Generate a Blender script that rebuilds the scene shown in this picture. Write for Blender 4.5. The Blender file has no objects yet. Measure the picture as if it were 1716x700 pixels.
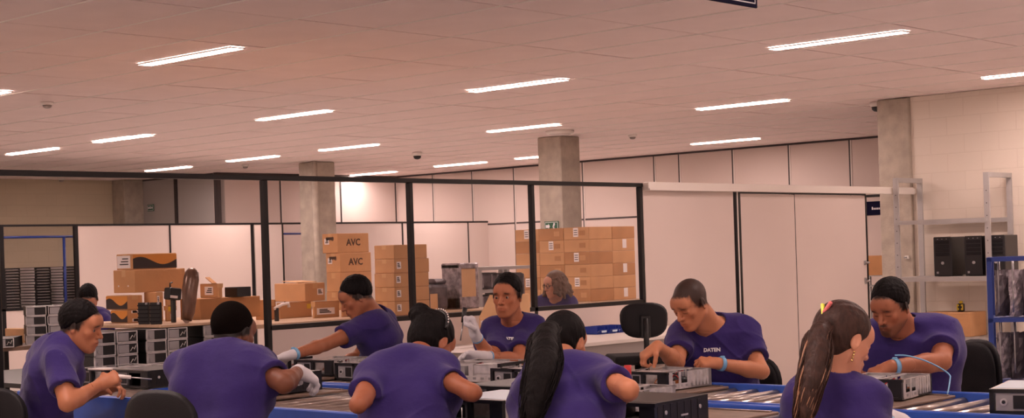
import bpy, bmesh, math, random
import numpy as np
from mathutils import Vector, Matrix, Euler
random.seed(7); rng = np.random.default_rng(7)
SC = bpy.context.scene; COL = SC.collection
PI = math.pi
# ---------------- camera geometry (room axes: X along the glazed partition, Y along the lamp rows) -------------
FPX=2607.; SR=.032; CR=math.sqrt(1-SR*SR); V0=78.; CAMH=1.47
AZ=math.radians(42.4)
FW=Vector((math.cos(AZ),math.sin(AZ),0)); RT=Vector((math.sin(AZ),-math.cos(AZ),0)); UP=Vector((0,0,1))
def ray(x,y):
    dx=x-858; dy=y-350
    u=(dx*CR-dy*SR)/FPX; v=(dx*SR+dy*CR-V0)/FPX
    return FW+RT*u-UP*v
ORG=Vector((0,0,CAMH))
def onz(x,y,z): r=ray(x,y); return ORG+r*((z-CAMH)/r.z)
def onX(x,y,X): r=ray(x,y); return ORG+r*(X/r.x)
def onY(x,y,Y): r=ray(x,y); return ORG+r*(Y/r.y)
def atd(x,y,d): return ORG+ray(x,y)*d
def cv(r,f,u=0): return RT*r+FW*f+UP*u
# ---------------- materials ----------------
def srgb(c): return tuple((x/255/12.92 if x/255<=.04045 else ((x/255+.055)/1.055)**2.4) for x in c)
MATS={}
def mat(name,rgb,rough=.6,metal=0.,var=.0,vscale=8.,bump=0.,bscale=60.,emit=None,estr=0,spec=.5,coat=0,attr=None,stretch=None,sheen=0,sss=0):
    if name in MATS: return MATS[name]
    m=bpy.data.materials.new(name); m.use_nodes=True; nt=m.node_tree; N=nt.nodes; L=nt.links
    b=N['Principled BSDF']; c=srgb(rgb)
    b.inputs['Base Color'].default_value=(*c,1); b.inputs['Roughness'].default_value=rough; b.inputs['Metallic'].default_value=metal
    b.inputs['Specular IOR Level'].default_value=spec; b.inputs['Coat Weight'].default_value=coat
    if sheen: b.inputs['Sheen Weight'].default_value=sheen
    if sss:
        b.inputs['Subsurface Weight'].default_value=sss; b.inputs['Subsurface Radius'].default_value=(1,.35,.2); b.inputs['Subsurface Scale'].default_value=.008
    tc=N.new('ShaderNodeTexCoord'); src=tc.outputs['Object']
    if stretch:
        mp=N.new('ShaderNodeMapping'); mp.inputs['Scale'].default_value=stretch; L.new(src,mp.inputs[0]); src=mp.outputs[0]
    colout=None
    if attr:
        a=N.new('ShaderNodeAttribute'); a.attribute_name=attr; colout=a.outputs['Color']; L.new(colout,b.inputs['Base Color'])
    if var:
        n=N.new('ShaderNodeTexNoise'); n.inputs['Scale'].default_value=vscale; n.inputs['Detail'].default_value=5; L.new(src,n.inputs['Vector'])
        mr=N.new('ShaderNodeMapRange'); mr.inputs[1].default_value=.3; mr.inputs[2].default_value=.7; mr.inputs[3].default_value=1-var; mr.inputs[4].default_value=1+var*.6
        L.new(n.outputs['Fac'],mr.inputs[0])
        mx=N.new('ShaderNodeVectorMath'); mx.operation='SCALE'; L.new(mr.outputs[0],mx.inputs['Scale'])
        if colout: L.new(colout,mx.inputs[0])
        else: mx.inputs[0].default_value=c
        L.new(mx.outputs[0],b.inputs['Base Color'])
    if bump:
        n=N.new('ShaderNodeTexNoise'); n.inputs['Scale'].default_value=bscale; n.inputs['Detail'].default_value=4; L.new(src,n.inputs['Vector'])
        bp=N.new('ShaderNodeBump'); bp.inputs['Strength'].default_value=bump; bp.inputs['Distance'].default_value=.01
        L.new(n.outputs['Fac'],bp.inputs['Height']); L.new(bp.outputs[0],b.inputs['Normal'])
    if emit:
        b.inputs['Emission Color'].default_value=(*srgb(emit),1); b.inputs['Emission Strength'].default_value=estr
    MATS[name]=m; return m
def glass_mat(name,tint=(.93,.93,.93),refl=.9,ior=1.45):
    m=bpy.data.materials.new(name); m.use_nodes=True; nt=m.node_tree; N=nt.nodes; L=nt.links; N.clear()
    o=N.new('ShaderNodeOutputMaterial'); t=N.new('ShaderNodeBsdfTransparent'); t.inputs[0].default_value=(*tint,1)
    g=N.new('ShaderNodeBsdfGlossy'); g.inputs['Roughness'].default_value=.02
    f=N.new('ShaderNodeFresnel'); f.inputs[0].default_value=ior
    mx=N.new('ShaderNodeMixShader'); mu=N.new('ShaderNodeMath'); mu.operation='MULTIPLY'; mu.inputs[1].default_value=refl
    gm=N.new('ShaderNodeNewGeometry'); iv=N.new('ShaderNodeMath'); iv.operation='SUBTRACT'; iv.inputs[0].default_value=1; L.new(gm.outputs['Backfacing'],iv.inputs[1]); m2=N.new('ShaderNodeMath'); m2.operation='MULTIPLY'; L.new(iv.outputs[0],m2.inputs[0]); L.new(f.outputs[0],m2.inputs[1]); L.new(m2.outputs[0],mu.inputs[0]); L.new(mu.outputs[0],mx.inputs[0]); L.new(t.outputs[0],mx.inputs[1]); L.new(g.outputs[0],mx.inputs[2]); L.new(mx.outputs[0],o.inputs[0])
    return m
# ---------------- mesh builder ----------------
class MB:
    def __init__(s): s.bm=bmesh.new(); s.M=Matrix.Identity(4); s.mi=0
    def _fin(s,vs,M,mi):
        for v in vs: v.co=s.M@(M@v.co)
        fs=set(f for v in vs for f in v.link_faces)
        for f in fs: f.material_index=s.mi if mi is None else mi
        return fs
    def box(s,c,sz,rot=None,bev=0,mi=None,seg=1):
        r=bmesh.ops.create_cube(s.bm,size=1); vs=r['verts']
        for v in vs: v.co=Vector((v.co.x*sz[0],v.co.y*sz[1],v.co.z*sz[2]))
        if bev>0:
            es=list(set(e for v in vs for e in v.link_edges))
            rb=bmesh.ops.bevel(s.bm,geom=es,offset=min(bev,min(sz)*.45),segments=seg,affect='EDGES',profile=.5)
            vs=list(set(rb['verts'])|set(v for f in rb['faces'] for v in f.verts))
            vs=list(set(v for f in set(f for v in vs for f in v.link_faces) for v in f.verts))
        M=Matrix.Translation(Vector(c))
        if rot is not None: M=M@(rot.to_4x4() if not isinstance(rot,(tuple,list)) else Euler(rot).to_matrix().to_4x4())
        s._fin(vs,M,mi); return s
    def b(s,x0,x1,y0,y1,z0,z1,bev=0,mi=None): return s.box(((x0+x1)/2,(y0+y1)/2,(z0+z1)/2),(abs(x1-x0),abs(y1-y0),abs(z1-z0)),None,bev,mi)
    def cyl(s,p0,p1,r0,r1=None,n=16,mi=None,cap=True):
        p0=Vector(p0);p1=Vector(p1); r1=r0 if r1 is None else r1; d=p1-p0; L=d.length
        if L<1e-7: return s
        r=bmesh.ops.create_cone(s.bm,cap_ends=cap,segments=n,radius1=r0,radius2=max(r1,1e-5),depth=L)
        M=Matrix.Translation((p0+p1)/2)@d.to_track_quat('Z','Y').to_matrix().to_4x4()
        fs=s._fin(r['verts'],M,mi)
        for f in fs:
            if len(f.verts)==4: f.smooth=True
        return s
    def sph(s,c,r,sc=(1,1,1),n=12,mi=None,rot=None):
        q=bmesh.ops.create_uvsphere(s.bm,u_segments=n*2,v_segments=n,radius=r)
        M=Matrix.Translation(Vector(c))@(Euler(rot).to_matrix().to_4x4() if rot else Matrix.Identity(4))@Matrix.Diagonal((*sc,1))
        for f in s._fin(q['verts'],M,mi): f.smooth=True
        return s
    def tube(s,pts,r,n=8,mi=None,cap=True,rr=None):
        pts=[Vector(p) for p in pts]; rings=[]; up=None
        for i,p in enumerate(pts):
            t=(pts[min(i+1,len(pts)-1)]-pts[max(i-1,0)]).normalized()
            if up is None: up=t.orthogonal().normalized()
            up=(up-t*up.dot(t)).normalized(); w=t.cross(up)
            ra=rr[i] if rr else r
            rings.append([s.bm.verts.new(s.M@(p+(up*math.cos(a)+w*math.sin(a))*ra)) for a in [2*PI*k/n for k in range(n)]])
        m=s.mi if mi is None else mi
        for a,b in zip(rings,rings[1:]):
            for k in range(n):
                f=s.bm.faces.new((a[k],a[(k+1)%n],b[(k+1)%n],b[k])); f.smooth=True; f.material_index=m
        if cap:
            f=s.bm.faces.new(list(reversed(rings[0]))); f.material_index=m; f=s.bm.faces.new(rings[-1]); f.material_index=m
        return s
    def prism(s,pts,axis,a0,a1,mi=None):
        """pts 2D polygon; axis 'x','y','z' extrude"""
        def P(u,v,w): return Vector({'x':(w,u,v),'y':(u,w,v),'z':(u,v,w)}[axis])
        A=[s.bm.verts.new(s.M@P(u,v,a0)) for u,v in pts]; B=[s.bm.verts.new(s.M@P(u,v,a1)) for u,v in pts]
        m=s.mi if mi is None else mi; n=len(pts)
        fs=[s.bm.faces.new(list(reversed(A))),s.bm.faces.new(B)]+[s.bm.faces.new((A[i],A[(i+1)%n],B[(i+1)%n],B[i])) for i in range(n)]
        for f in fs: f.material_index=m
        return s
    def quad(s,vs,mi=None,smooth=False):
        f=s.bm.faces.new([s.bm.verts.new(s.M@Vector(v)) for v in vs]); f.material_index=s.mi if mi is None else mi; f.smooth=smooth; return s
    def lathe(s,prof,n=20,mi=None,c=(0,0,0)):
        rings=[[s.bm.verts.new(s.M@(Vector(c)+Vector((r*math.cos(2*PI*k/n),r*math.sin(2*PI*k/n),z)))) for k in range(n)] for r,z in prof]
        m=s.mi if mi is None else mi
        for a,b in zip(rings,rings[1:]):
            for k in range(n):
                f=s.bm.faces.new((a[k],a[(k+1)%n],b[(k+1)%n],b[k])); f.smooth=True; f.material_index=m
        for rg in (rings[0],rings[-1]):
            try: f=s.bm.faces.new(rg); f.material_index=m
            except Exception: pass
        return s
    def build(s,name,mats,parent=None,loc=None,rz=0,smooth_angle=None):
        bmesh.ops.recalc_face_normals(s.bm,faces=s.bm.faces[:])
        me=bpy.data.meshes.new(name); s.bm.to_mesh(me); s.bm.free()
        o=bpy.data.objects.new(name,me); COL.objects.link(o)
        for m in (mats if isinstance(mats,(list,tuple)) else [mats]): me.materials.append(m)
        if loc is not None: o.location=loc
        if rz: o.rotation_euler=(0,0,rz)
        if parent: o.parent=parent
        return o
def smooth_pts(p,n=3):
    p=[Vector(q) for q in p]
    for _ in range(n):
        q=[p[0]]
        for a,b in zip(p,p[1:]): q+=[a.lerp(b,.25),a.lerp(b,.75)]
        p=q+[p[-1]]
    return p
def tag(o,label,cat=None,group=None,kind=None):
    if label: o['label']=label
    if cat: o['category']=cat
    if group: o['group']=group
    if kind: o['kind']=kind
    return o
def empty(name,loc=(0,0,0),rz=0):
    o=bpy.data.objects.new(name,None); COL.objects.link(o); o.location=loc; o.rotation_euler=(0,0,rz); o.empty_display_size=.1
    return o
def thing(name,label,cat,loc=(0,0,0),rz=0,group=None): return tag(empty(name,loc,rz),label,cat,group)
def struct(o): o['kind']='structure'; return o
def kids(o): return [c for c in COL.objects if c.parent is o]
KID={}
def copy_tree(o,parent=None):
    c=o.copy(); COL.objects.link(c)
    if parent: c.parent=parent
    for ch in KID.setdefault(o.name,kids(o)): copy_tree(ch,c)
    return c
def text_mb(txt,size,mt,name,parent,M,bold=0,ext=.0008):
    """text as a mesh part; M places a text lying in local XY, reading +X"""
    cu=bpy.data.curves.new('t','FONT'); cu.body=txt; cu.size=size; cu.extrude=ext; cu.offset=bold; cu.align_x='CENTER'; cu.align_y='CENTER'; cu.resolution_u=2
    t=bpy.data.objects.new('t',cu); COL.objects.link(t)
    dg=bpy.context.evaluated_depsgraph_get(); me=bpy.data.meshes.new_from_object(t.evaluated_get(dg))
    bpy.data.objects.remove(t); me.transform(M); me.materials.clear(); me.materials.append(mt)
    o=bpy.data.objects.new(name,me); COL.objects.link(o)
    if parent: o.parent=parent
    return o
WORLD=.5; EXPO=0.5
# ================= THE SETTING =================
CEIL=3.1; PY=8.45; XF=21.1; XB=15.9
def wall_mat(name,rgb,bump=.15,blocks=False):
    m=bpy.data.materials.new(name); m.use_nodes=True; nt=m.node_tree; N=nt.nodes; L=nt.links
    b=N['Principled BSDF']; b.inputs['Roughness'].default_value=.75; b.inputs['Specular IOR Level'].default_value=.3
    tc=N.new('ShaderNodeTexCoord'); n=N.new('ShaderNodeTexNoise'); n.inputs['Scale'].default_value=30; L.new(tc.outputs['Object'],n.inputs['Vector'])
    n2=N.new('ShaderNodeTexNoise'); n2.inputs['Scale'].default_value=1.2; L.new(tc.outputs['Object'],n2.inputs['Vector'])
    mr=N.new('ShaderNodeMapRange'); mr.inputs[3].default_value=.94; mr.inputs[4].default_value=1.04; L.new(n2.outputs['Fac'],mr.inputs[0])
    vm=N.new('ShaderNodeVectorMath'); vm.operation='SCALE'; vm.inputs[0].default_value=srgb(rgb); L.new(mr.outputs[0],vm.inputs['Scale'])
    L.new(vm.outputs[0],b.inputs['Base Color'])
    bp=N.new('ShaderNodeBump'); bp.inputs['Strength'].default_value=bump; bp.inputs['Distance'].default_value=.004
    L.new(n.outputs['Fac'],bp.inputs['Height'])
    if blocks:
        sp=N.new('ShaderNodeSeparateXYZ'); L.new(tc.outputs['Object'],sp.inputs[0])
        cb=N.new('ShaderNodeCombineXYZ')
        if blocks=='y': L.new(sp.outputs['Y'],cb.inputs[0])
        else: L.new(sp.outputs['X'],cb.inputs[0])
        L.new(sp.outputs['Z'],cb.inputs[1])
        br=N.new('ShaderNodeTexBrick'); br.inputs['Scale'].default_value=1; br.inputs['Brick Width'].default_value=.40; br.inputs['Row Height'].default_value=.203
        br.inputs['Mortar Size'].default_value=.006; br.inputs['Mortar Smooth'].default_value=.3; br.offset=.5
        br.inputs['Color1'].default_value=(1,1,1,1); br.inputs['Color2'].default_value=(.97,.97,.97,1); br.inputs['Mortar'].default_value=(.93,.92,.91,1)
        L.new(cb.outputs[0],br.inputs['Vector'])
        mu=N.new('ShaderNodeMix'); mu.data_type='RGBA'; mu.blend_type='MULTIPLY'; mu.inputs[0].default_value=1
        L.new(vm.outputs[0],mu.inputs[6]); L.new(br.outputs['Color'],mu.inputs[7]); L.new(mu.outputs[2],b.inputs['Base Color'])
        b2=N.new('ShaderNodeBump'); b2.invert=True; b2.inputs['Strength'].default_value=.3; b2.inputs['Distance'].default_value=.006
        L.new(br.outputs['Fac'],b2.inputs['Height']); L.new(bp.outputs[0],b2.inputs['Normal']); L.new(b2.outputs[0],b.inputs['Normal'])
    else: L.new(bp.outputs[0],b.inputs['Normal'])
    return m
M_block=wall_mat('painted_block',(226,214,200),blocks='y'); M_block2=wall_mat('beige_block',(205,190,165),blocks='x')
M_panel=wall_mat('partition_laminate',(214,198,190),.05); M_panelg=wall_mat('grey_laminate',(172,166,162),.05)
M_conc=mat('concrete',(176,164,150),.85,var=.18,vscale=7,bump=.4,bscale=40)
M_black=mat('black_profile',(22,20,22),.35,.3); M_seam=mat('dark_seam',(60,52,52),.6); M_alu=mat('white_profile',(225,216,208),.4)
M_tile=mat('ceiling_tile',(244,228,224),.85,var=.03,vscale=3,bump=.25,bscale=120,spec=.2)
M_tgap=mat('ceiling_gap',(70,56,50),.9); M_tbar=mat('ceiling_bar',(240,234,226),.5)
M_floor=mat('epoxy_floor',(196,190,184),.35,var=.1,vscale=1.5,bump=.05)
M_glass=glass_mat('clear_glass',(.975,.975,.98),.9); M_white=mat('white_paint',(232,226,220),.5)
M_diff=mat('lamp_diffuser',(255,255,255),.5,emit=(255,226,218),estr=68)
M_steel=mat('galvanised_steel',(176,174,174),.35,.85,var=.15,vscale=20)
M_grey=mat('grey_shelf_paint',(176,172,170),.45,.2,var=.06)
# floor
struct(MB().b(-3,XF+.3,-4,25.4,-.12,0).build('floor',M_floor))
# ceiling: lay-in tiles as real boards over a dark plenum
m=MB(); X0,PX,Y0,PYT=5.29,.735,9.3,1.205
m.b(-3,XF+.3,-4,25.4,CEIL+.03,CEIL+.12,mi=1)
ix0=int(math.floor((-3-X0)/PX)); ix1=int(math.ceil((XF+.2-X0)/PX)); iy0=int(math.floor((-4-Y0)/PYT)); iy1=int(math.ceil((25.3-Y0)/PYT))
for i in range(ix0,ix1):
    for j in range(iy0,iy1):
        x=X0+i*PX; y=Y0+j*PYT; s1=random.uniform(0,.004); g=.0075+random.choice((0,0,.001,.004))
        m.box((x+PX/2,y+PYT/2,CEIL+.012+s1),(PX-.005,PYT-2*g,.02),(random.uniform(-.002,.002),random.uniform(-.0016,.0016),0),mi=0)
for i in range(ix0,ix1+1):
    x=X0+i*PX; m.b(x-.006,x+.006,-4,25.3,CEIL-.0012,CEIL+.012,mi=2)
struct(m.build('ceiling',[M_tile,M_tgap,M_tbar]))
# walls
struct(MB().b(XB,XB+.2,-4,8.43,0,CEIL).build('wall_right',M_block))
def ys(px,py,X): return onX(px,py,X).y
def xs(px,py,Y): return onY(px,py,Y).x
m=MB(); m.b(XF,XF+.15,0,22.3,0,CEIL,mi=0)
seams=[ys(p,q,XF) for p,q in ((726,330),(792,330),(862,330),(977,310),(1096,280),(1138,280),(1228,280),(1322,270),(1424,260))]
for y in seams+[ys(1424,260,XF)-1.25*k for k in (1,2,3)]:
    m.b(XF-.006,XF,y-.014,y+.014,0,CEIL,mi=1); m.b(XF-.010,XF,y-.034,y-.014,0,CEIL,mi=2)
zt=onX(1020,365,XF).z
m.b(XF-.008,XF,0,22.3,zt-.02,zt+.01,mi=1)
m.b(XF-.02,XF,0,22.3,CEIL-.03,CEIL,mi=1)
struct(m.build('wall_far',[M_panel,M_seam,M_alu]))
YB=22.3
m=MB(); m.b(16.75,XF,YB,YB+.12,0,CEIL,mi=0)
for p in (367,470,571,663):
    x=xs(p,335,YB); m.b(x-.016,x+.016,YB-.008,YB,0,CEIL,mi=1); m.b(x+.016,x+.034,YB-.01,YB,0,CEIL,mi=2)
m.b(16.75,XF,YB-.02,YB,CEIL-.03,CEIL,mi=1)
struct(m.build('wall_back',[M_panel,M_seam,M_alu]))
m=MB(); m.b(16.78,16.9,YB,24.95,0,CEIL,mi=0)
m.b(16.74,16.78,ys(295,335,16.76)-.03,ys(295,335,16.76)+.03,0,CEIL,mi=1); m.b(16.72,16.8,YB-.03,YB+.07,0,CEIL,mi=1)
m.b(16.77,16.78,YB,24.95,CEIL-.03,CEIL,mi=1)
struct(m.build('wall_side',[M_panelg,M_seam]))
struct(MB().b(2,16.8,25.0,25.15,0,CEIL).build('wall_back_blocks',M_block2))
# concrete columns standing 5.2 m apart
for k,(x,y,sx,sy,lab) in enumerate(((15.86,8.43,.42,.40,'grey concrete column at the corner of the white block wall'),(16.28,13.93,.42,.42,'free standing square concrete column behind the tall cardboard box stack'),
        (16.5,19.36,.42,.42,'square concrete column behind the AVC boxes'),(16.36,24.6,.42,.40,'concrete column in the far corner beside the exit sign'))):
    m=MB(); m.b(x,x+sx,y,y+sy,0,CEIL-.002,bev=.012)
    if k==2: m.cyl((x-.06,y-.05,0),(x-.06,y-.05,CEIL-.003),.05,n=12)
    o=m.build('column_%d'%(k+1),M_conc); struct(o)
# ---------- main glazed partition on Y=PY ----------
ZT=2.075; ZG=1.045; T=.045
PX_=[4.72,6.735,8.115,9.49,10.93]
m=MB()
m.b(PX_[0]-.6,PX_[4]+.03,PY-T/2,PY+T/2,ZT-.035,ZT,bev=.004)
for x in PX_: m.b(x-.020,x+.020,PY-T/2,PY+T/2,0,ZT-.035,bev=.004)
m.b(PX_[1],PX_[4],PY-T/2,PY+T/2,ZG-.035,ZG,bev=.004)
m.b(PX_[1],PX_[4],PY-T/2,PY+T/2,0,.06,bev=.004)
m.b(PX_[0]-.6,PX_[0],PY-T/2,PY+T/2,ZG-.035,ZG)
struct(m.build('trim_1',M_black))
for k in range(1,4):
    f=MB().b(PX_[k]+.020,PX_[k+1]-.020,PY-.003,PY+.003,ZG,ZT-.035).build('window_%d'%k,M_glass); struct(f)
m=MB()
for k in (1,2,3): m.b(PX_[k]+.020,PX_[k+1]-.020,PY-.018,PY+.018,.06,ZG-.035)
m.b(PX_[0]-.6,PX_[0]-.027,PY-.018,PY+.018,.0,ZG-.035)
m.b(PX_[4]+.028,xs(1228,400,PY),PY-.018,PY+.018,0,ZT-.005)
struct(m.build('wall_partition',M_panel))
xd0,xd1,xd2=xs(1239,400,PY),xs(1331,400,PY),xs(1449,400,PY)
m=MB(); zd=1.995
m.b(xd0-.075,xd0-.055,PY-.022,PY+.022,0,ZT-.06,mi=0); m.b(xd0-.055,xd0-.03,PY-.02,PY+.02,0,ZT-.06,mi=1); m.b(xd0-.03,xd0,PY-.026,PY+.026,0,ZT-.06,mi=0)
m.b(xd0,xd2+.02,PY-.02,PY+.02,zd,zd+.03,mi=0); m.b(xd2+.005,xd2+.03,PY-.02,PY+.02,0,zd,mi=0)
m.b(xd0,xd2+.03,PY-.018,PY+.018,zd+.03,ZT-.06,mi=1); m.b(xd1-.006,xd1+.006,PY-.016,PY+.016,.01,zd,mi=0)
struct(m.build('trim_2',[M_black,M_alu]))
for k,(a,b) in enumerate(((xd0+.004,xd1-.006),(xd1+.006,xd2))):
    d=struct(MB().b(a,b,PY-.018,PY+.018,.01,zd-.004,bev=.003).build('door_%d'%(k+1),M_panel))
    if k==1:
        for z,zz in ((onY(1444,440,PY).z,.05),(onY(1450,470,PY).z,.07)):
            h=MB().box((b-.05,PY-.026,z),(.035,.016,zz),bev=.006).cyl((b-.05,PY-.03,z),(b-.05,PY-.06,z),.012,.010).sph((b-.05,PY-.065,z),.014).build('door_handle',M_steel,d)
m=MB(); m.b(PX_[4]+.03,XB-.1,PY-.085,PY-.02,ZT-.066,ZT+.008,bev=.006); m.b(PX_[4]+.03,XB-.1,PY-.095,PY-.085,ZT-.066,ZT-.050)
m.b(XB-.1,XB+.01,PY-.075,PY-.03,ZT-.055,ZT-.002)
struct(m.build('trim_3',M_alu))
# ---------- inner partition on Y=YI ----------
YI=19.9
def xi(p,q=440): return xs(p,q,YI)
zi=onY(300,374,YI).z; zg2=onY(60,515,YI).z
m=MB(); m.b(11.0,xi(873),YI-.02,YI+.02,zi-.03,zi)
for p in (3,128,423): m.b(xi(p)-.03,xi(p)+.03,YI-.022,YI+.022,0,zi)
for p in (285,785): m.b(xi(p)-.012,xi(p)+.012,YI-.026,YI,0,zi-.03)
for p in (445,474,553,675): m.b(xi(p)-.015,xi(p)+.015,YI-.022,YI+.022,0,zi)
m.b(11,xi(128),YI-.022,YI+.022,zg2-.03,zg2)
struct(m.build('trim_4',M_black))
m=MB(); m.b(xi(128)+.03,xi(423)-.03,YI-.015,YI+.015,0,zi-.03); m.b(11,xi(128)-.03,YI-.015,YI+.015,0,zg2-.03); m.b(xi(425)+.03,xi(474),YI-.015,YI+.015,0,zi-.03); m.b(xi(553),xi(873),YI-.015,YI+.015,0,zi-.03)
struct(m.build('wall_inner',M_panel))
struct(MB().b(xi(3)+.03,xi(128)-.03,YI-.003,YI+.003,zg2,zi-.03).build('window_4',M_glass))
struct(MB().b(xi(474)+.015,xi(553)-.015,YI-.003,YI+.003,.9,zi-.03).build('window_5',M_glass))
# ---------- ceiling lamps ----------
def make_lamp():
    r=empty('ceiling_light'); 
    m=MB(); w,l=.115,1.2
    m.b(-w/2-.012,-w/2,-l/2-.01,l/2+.01,-.012,.0); m.b(w/2,w/2+.012,-l/2-.01,l/2+.01,-.012,.0); m.b(-w/2,w/2,-l/2-.01,-l/2,-.012,0); m.b(-w/2,w/2,l/2,l/2+.01,-.012,0)
    m.build('frame',M_tbar,r)
    MB().b(-w/2,w/2,-l/2,l/2,-.008,-.001).build('diffuser',M_diff,r)
    return r
L0=None
spots=[(7.26,9.97,'long white ceiling light nearest the camera on the left side of the ceiling'),
(7.30,13.4,'ceiling light cut by the left edge of the photo, above the smoke detector'),
(10.9,6.4,'long ceiling light nearest the hanging navy sign'),(11.06,9.98,'ceiling light above the middle of the glazed partition'),
(11.1,13.37,'ceiling light between the big near left lamp and the row over the glass partition'),(11.16,16.78,'ceiling light behind the smoke detector on the left'),
(11.26,19.1,'small ceiling light far left above the black framed window'),(14.75,6.4,'ceiling light cut by the right edge above the block wall'),
(14.84,9.96,'ceiling light left of the dome camera column'),(14.83,13.3,'ceiling light just left of the free standing column'),
(14.95,16.8,'ceiling light above the AVC boxes, left of the black dome camera'),(15.1,19.2,'ceiling light over the thin column at the back left'),
(15.3,21.7,'ceiling light touching the top rail at the left'),(19.62,13.5,'ceiling light nearest the far panelled wall, right of the free standing column'),
(19.43,17.0,'ceiling light half hidden behind the free standing column'),(19.55,19.05,'ceiling light just left of the free standing column, near the far wall'),
(19.9,21.7,'farthest ceiling light, just above the top rail of the glass')]
for i,(x,y,lab) in enumerate(spots):
    if L0 is None: L0=o=make_lamp()
    else: o=copy_tree(L0)
    o.location=(x,y,CEIL); tag(o,lab,'ceiling light','recessed ceiling lights')
for x,y in ((7.3,2.9),(3.6,9.97),(3.6,6.4),(3.6,2.9),(11,2.9),(14.75,2.9),(0,6.4),(0,2.9),(3.6,-.6),(7.3,-.6),(0,-.6)):
    o=copy_tree(L0); o.location=(x,y,CEIL); tag(o,'recessed ceiling light above or behind the camera','ceiling light','ceiling lights above the camera')
# ceiling devices
def device(name,lab,cat,px,py,kind):
    p=onz(px,py,CEIL); r=thing(name,lab,cat,(p.x,p.y,CEIL))
    if kind=='smoke':
        MB().lathe([(.001,0),(.062,0),(.062,-.012),(.05,-.03),(.001,-.03)]).build('base',M_white,r)
        MB().lathe([(.045,-.03),(.036,-.052),(.02,-.06),(.001,-.06)]).build('sensor',mat('sensor_grey',(150,140,135)),r)
    elif kind=='dome':
        MB().lathe([(.001,0),(.075,0),(.078,-.03),(.07,-.055),(.001,-.055)]).build('housing',M_white,r)
        MB().lathe([(.062,-.055),(.055,-.085),(.035,-.105),(.001,-.112)]).build('dome',mat('smoked_dome',(12,12,14),.08),r)
    else:
        MB().lathe([(.001,0),(.19,0),(.19,-.025),(.17,-.045),(.001,-.045)],n=28).build('rim',M_white,r)
        MB().lathe([(.15,-.045),(.12,-.06),(.001,-.065)],n=28).build('grille',mat('grille_white',(215,205,200)),r)
device('smoke_detector','round white smoke detector on the ceiling at the left','smoke detector',79,171,'smoke')
device('smoke_detector','small smoke detector on the ceiling right of the free standing column','smoke detector',1060,226,'smoke')
device('smoke_detector','small smoke detector near the far left of the ceiling above the thin column','smoke detector',411,276,'smoke')
device('smoke_detector','tiny white detector on the ceiling over the beige block wall','smoke detector',103,299,'smoke')
device('dome_camera','black and white dome camera on the middle of the ceiling','security camera',699,255,'dome')
device('dome_camera','white dome camera beside the column top at the right','security camera',1469,171,'dome')
device('ceiling_speaker','round white ceiling speaker in front of the free standing column','speaker',938,219,'round')
# hanging navy sign cut by the top edge
p=onz(1268,14,2.62); M_navy=mat('sign_navy',(20,18,46),.8,spec=.1); M_ink=mat('sign_white',(235,232,235),.5)
r=thing('hanging_sign','navy hanging sign with a thin white border at the top edge','sign',(p.x-.45,p.y,2.62))
MB().b(-.45,.45,-.006,.006,0,.25,bev=.003).build('board',M_navy,r)
m=MB()
for a in ((-.43,.43,.018,.023),(-.43,.43,.227,.232)): m.b(a[0],a[1],-.008,-.006,a[2],a[3])
for a in ((-.43,-.425),(.425,.43)): m.b(a[0],a[1],-.008,-.006,.018,.232)
m.build('border',M_ink,r)
for x in (-.35,.35): MB().cyl((x,0,.25),(x,0,CEIL-2.62),.003,n=8).build('hanger',M_steel,r)
# exit signs and small wall signs
def wall_sign(name,lab,c,w,h,ax,board,txt,txtm,size,arrow=False,plain=False):
    """ax 'x': faces -X ; 'y': faces -Y"""
    r=thing(name,lab,'sign',c)
    R=Matrix.Rotation(PI/2,4,'X') if ax=='y' else Matrix.Rotation(-PI/2,4,'Z')@Matrix.Rotation(PI/2,4,'X')
    m=MB(); m.M=R; m.box((0,0,0),(w,h,.012),bev=.003); m.build('board',board,r)
    m=MB(); m.M=R
    if plain:
        for i_,(cx,ww) in enumerate(((-.055,.016),(-.034,.012),(-.016,.014),(.004,.012),(.022,.014),(.042,.012),(.062,.016))): m.box((cx,-.006+(.006 if i_==0 else 0),.0068),(ww,.022+(.012 if i_==0 else 0),.002))
    for a,b,cx,cy in () if plain else ((w-.03,.006,0,h/2-.015),(w-.03,.006,0,-h/2+.015),(.006,h-.03,-w/2+.015,0),(.006,h-.03,w/2-.015,0)): m.box((cx,cy,.0068),(a,b,.002))
    if arrow:
        m.prism([(-w*.38,-.02),(-w*.2,-.02),(-w*.2,-.04),(-w*.1,0),(-w*.2,.04),(-w*.2,.02),(-w*.38,.02)],'z',.006,.008)
        m.sph((w*.2,h*.22,.006),.016,(1,1,.2),n=6); m.cyl((w*.2,h*.14,.006),(w*.14,-h*.1,.006),.014,n=6); m.cyl((w*.14,-h*.1,.006),(w*.25,-h*.32,.006),.010,n=6)
    m.build('white_mark' if plain else 'border',txtm,r)
    if txt: text_mb(txt,size,txtm,'lettering',r,R@Matrix.Translation((0,0,.007)),bold=.002)
    return r
M_green=mat('sign_green',(25,88,62),.4)
p=onX(252,348,16.76); wall_sign('exit_sign','small green SAIDA exit sign on the grey panel at the far left',(16.765,p.y,p.z),.20,.125,'x',M_green,'SAÍDA',M_ink,.055)
p=onX(921,379,16.2); wall_sign('exit_sign','small green exit pictogram sign on the free standing column above the boxes',(16.265,14.12,p.z),.26,.14,'x',M_green,None,M_ink,.05,True)
p=onX(1480,348,17.2); wall_sign('wall_sign','small navy sign seen through the doorway beside the grey shelf',(17.2,p.y+.09,p.z),.32,.17,'x',M_navy,None,M_ink,.05,plain=True)
w=MB(); w.b(17.21,17.3,p.y-1.0,p.y+.27,0,p.z+.14,mi=0); w.b(17.2,17.31,p.y-1.0,p.y+.27,p.z+.14,p.z+.17,mi=1); struct(w.build('wall_passage',[M_panel,M_black]))
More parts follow.
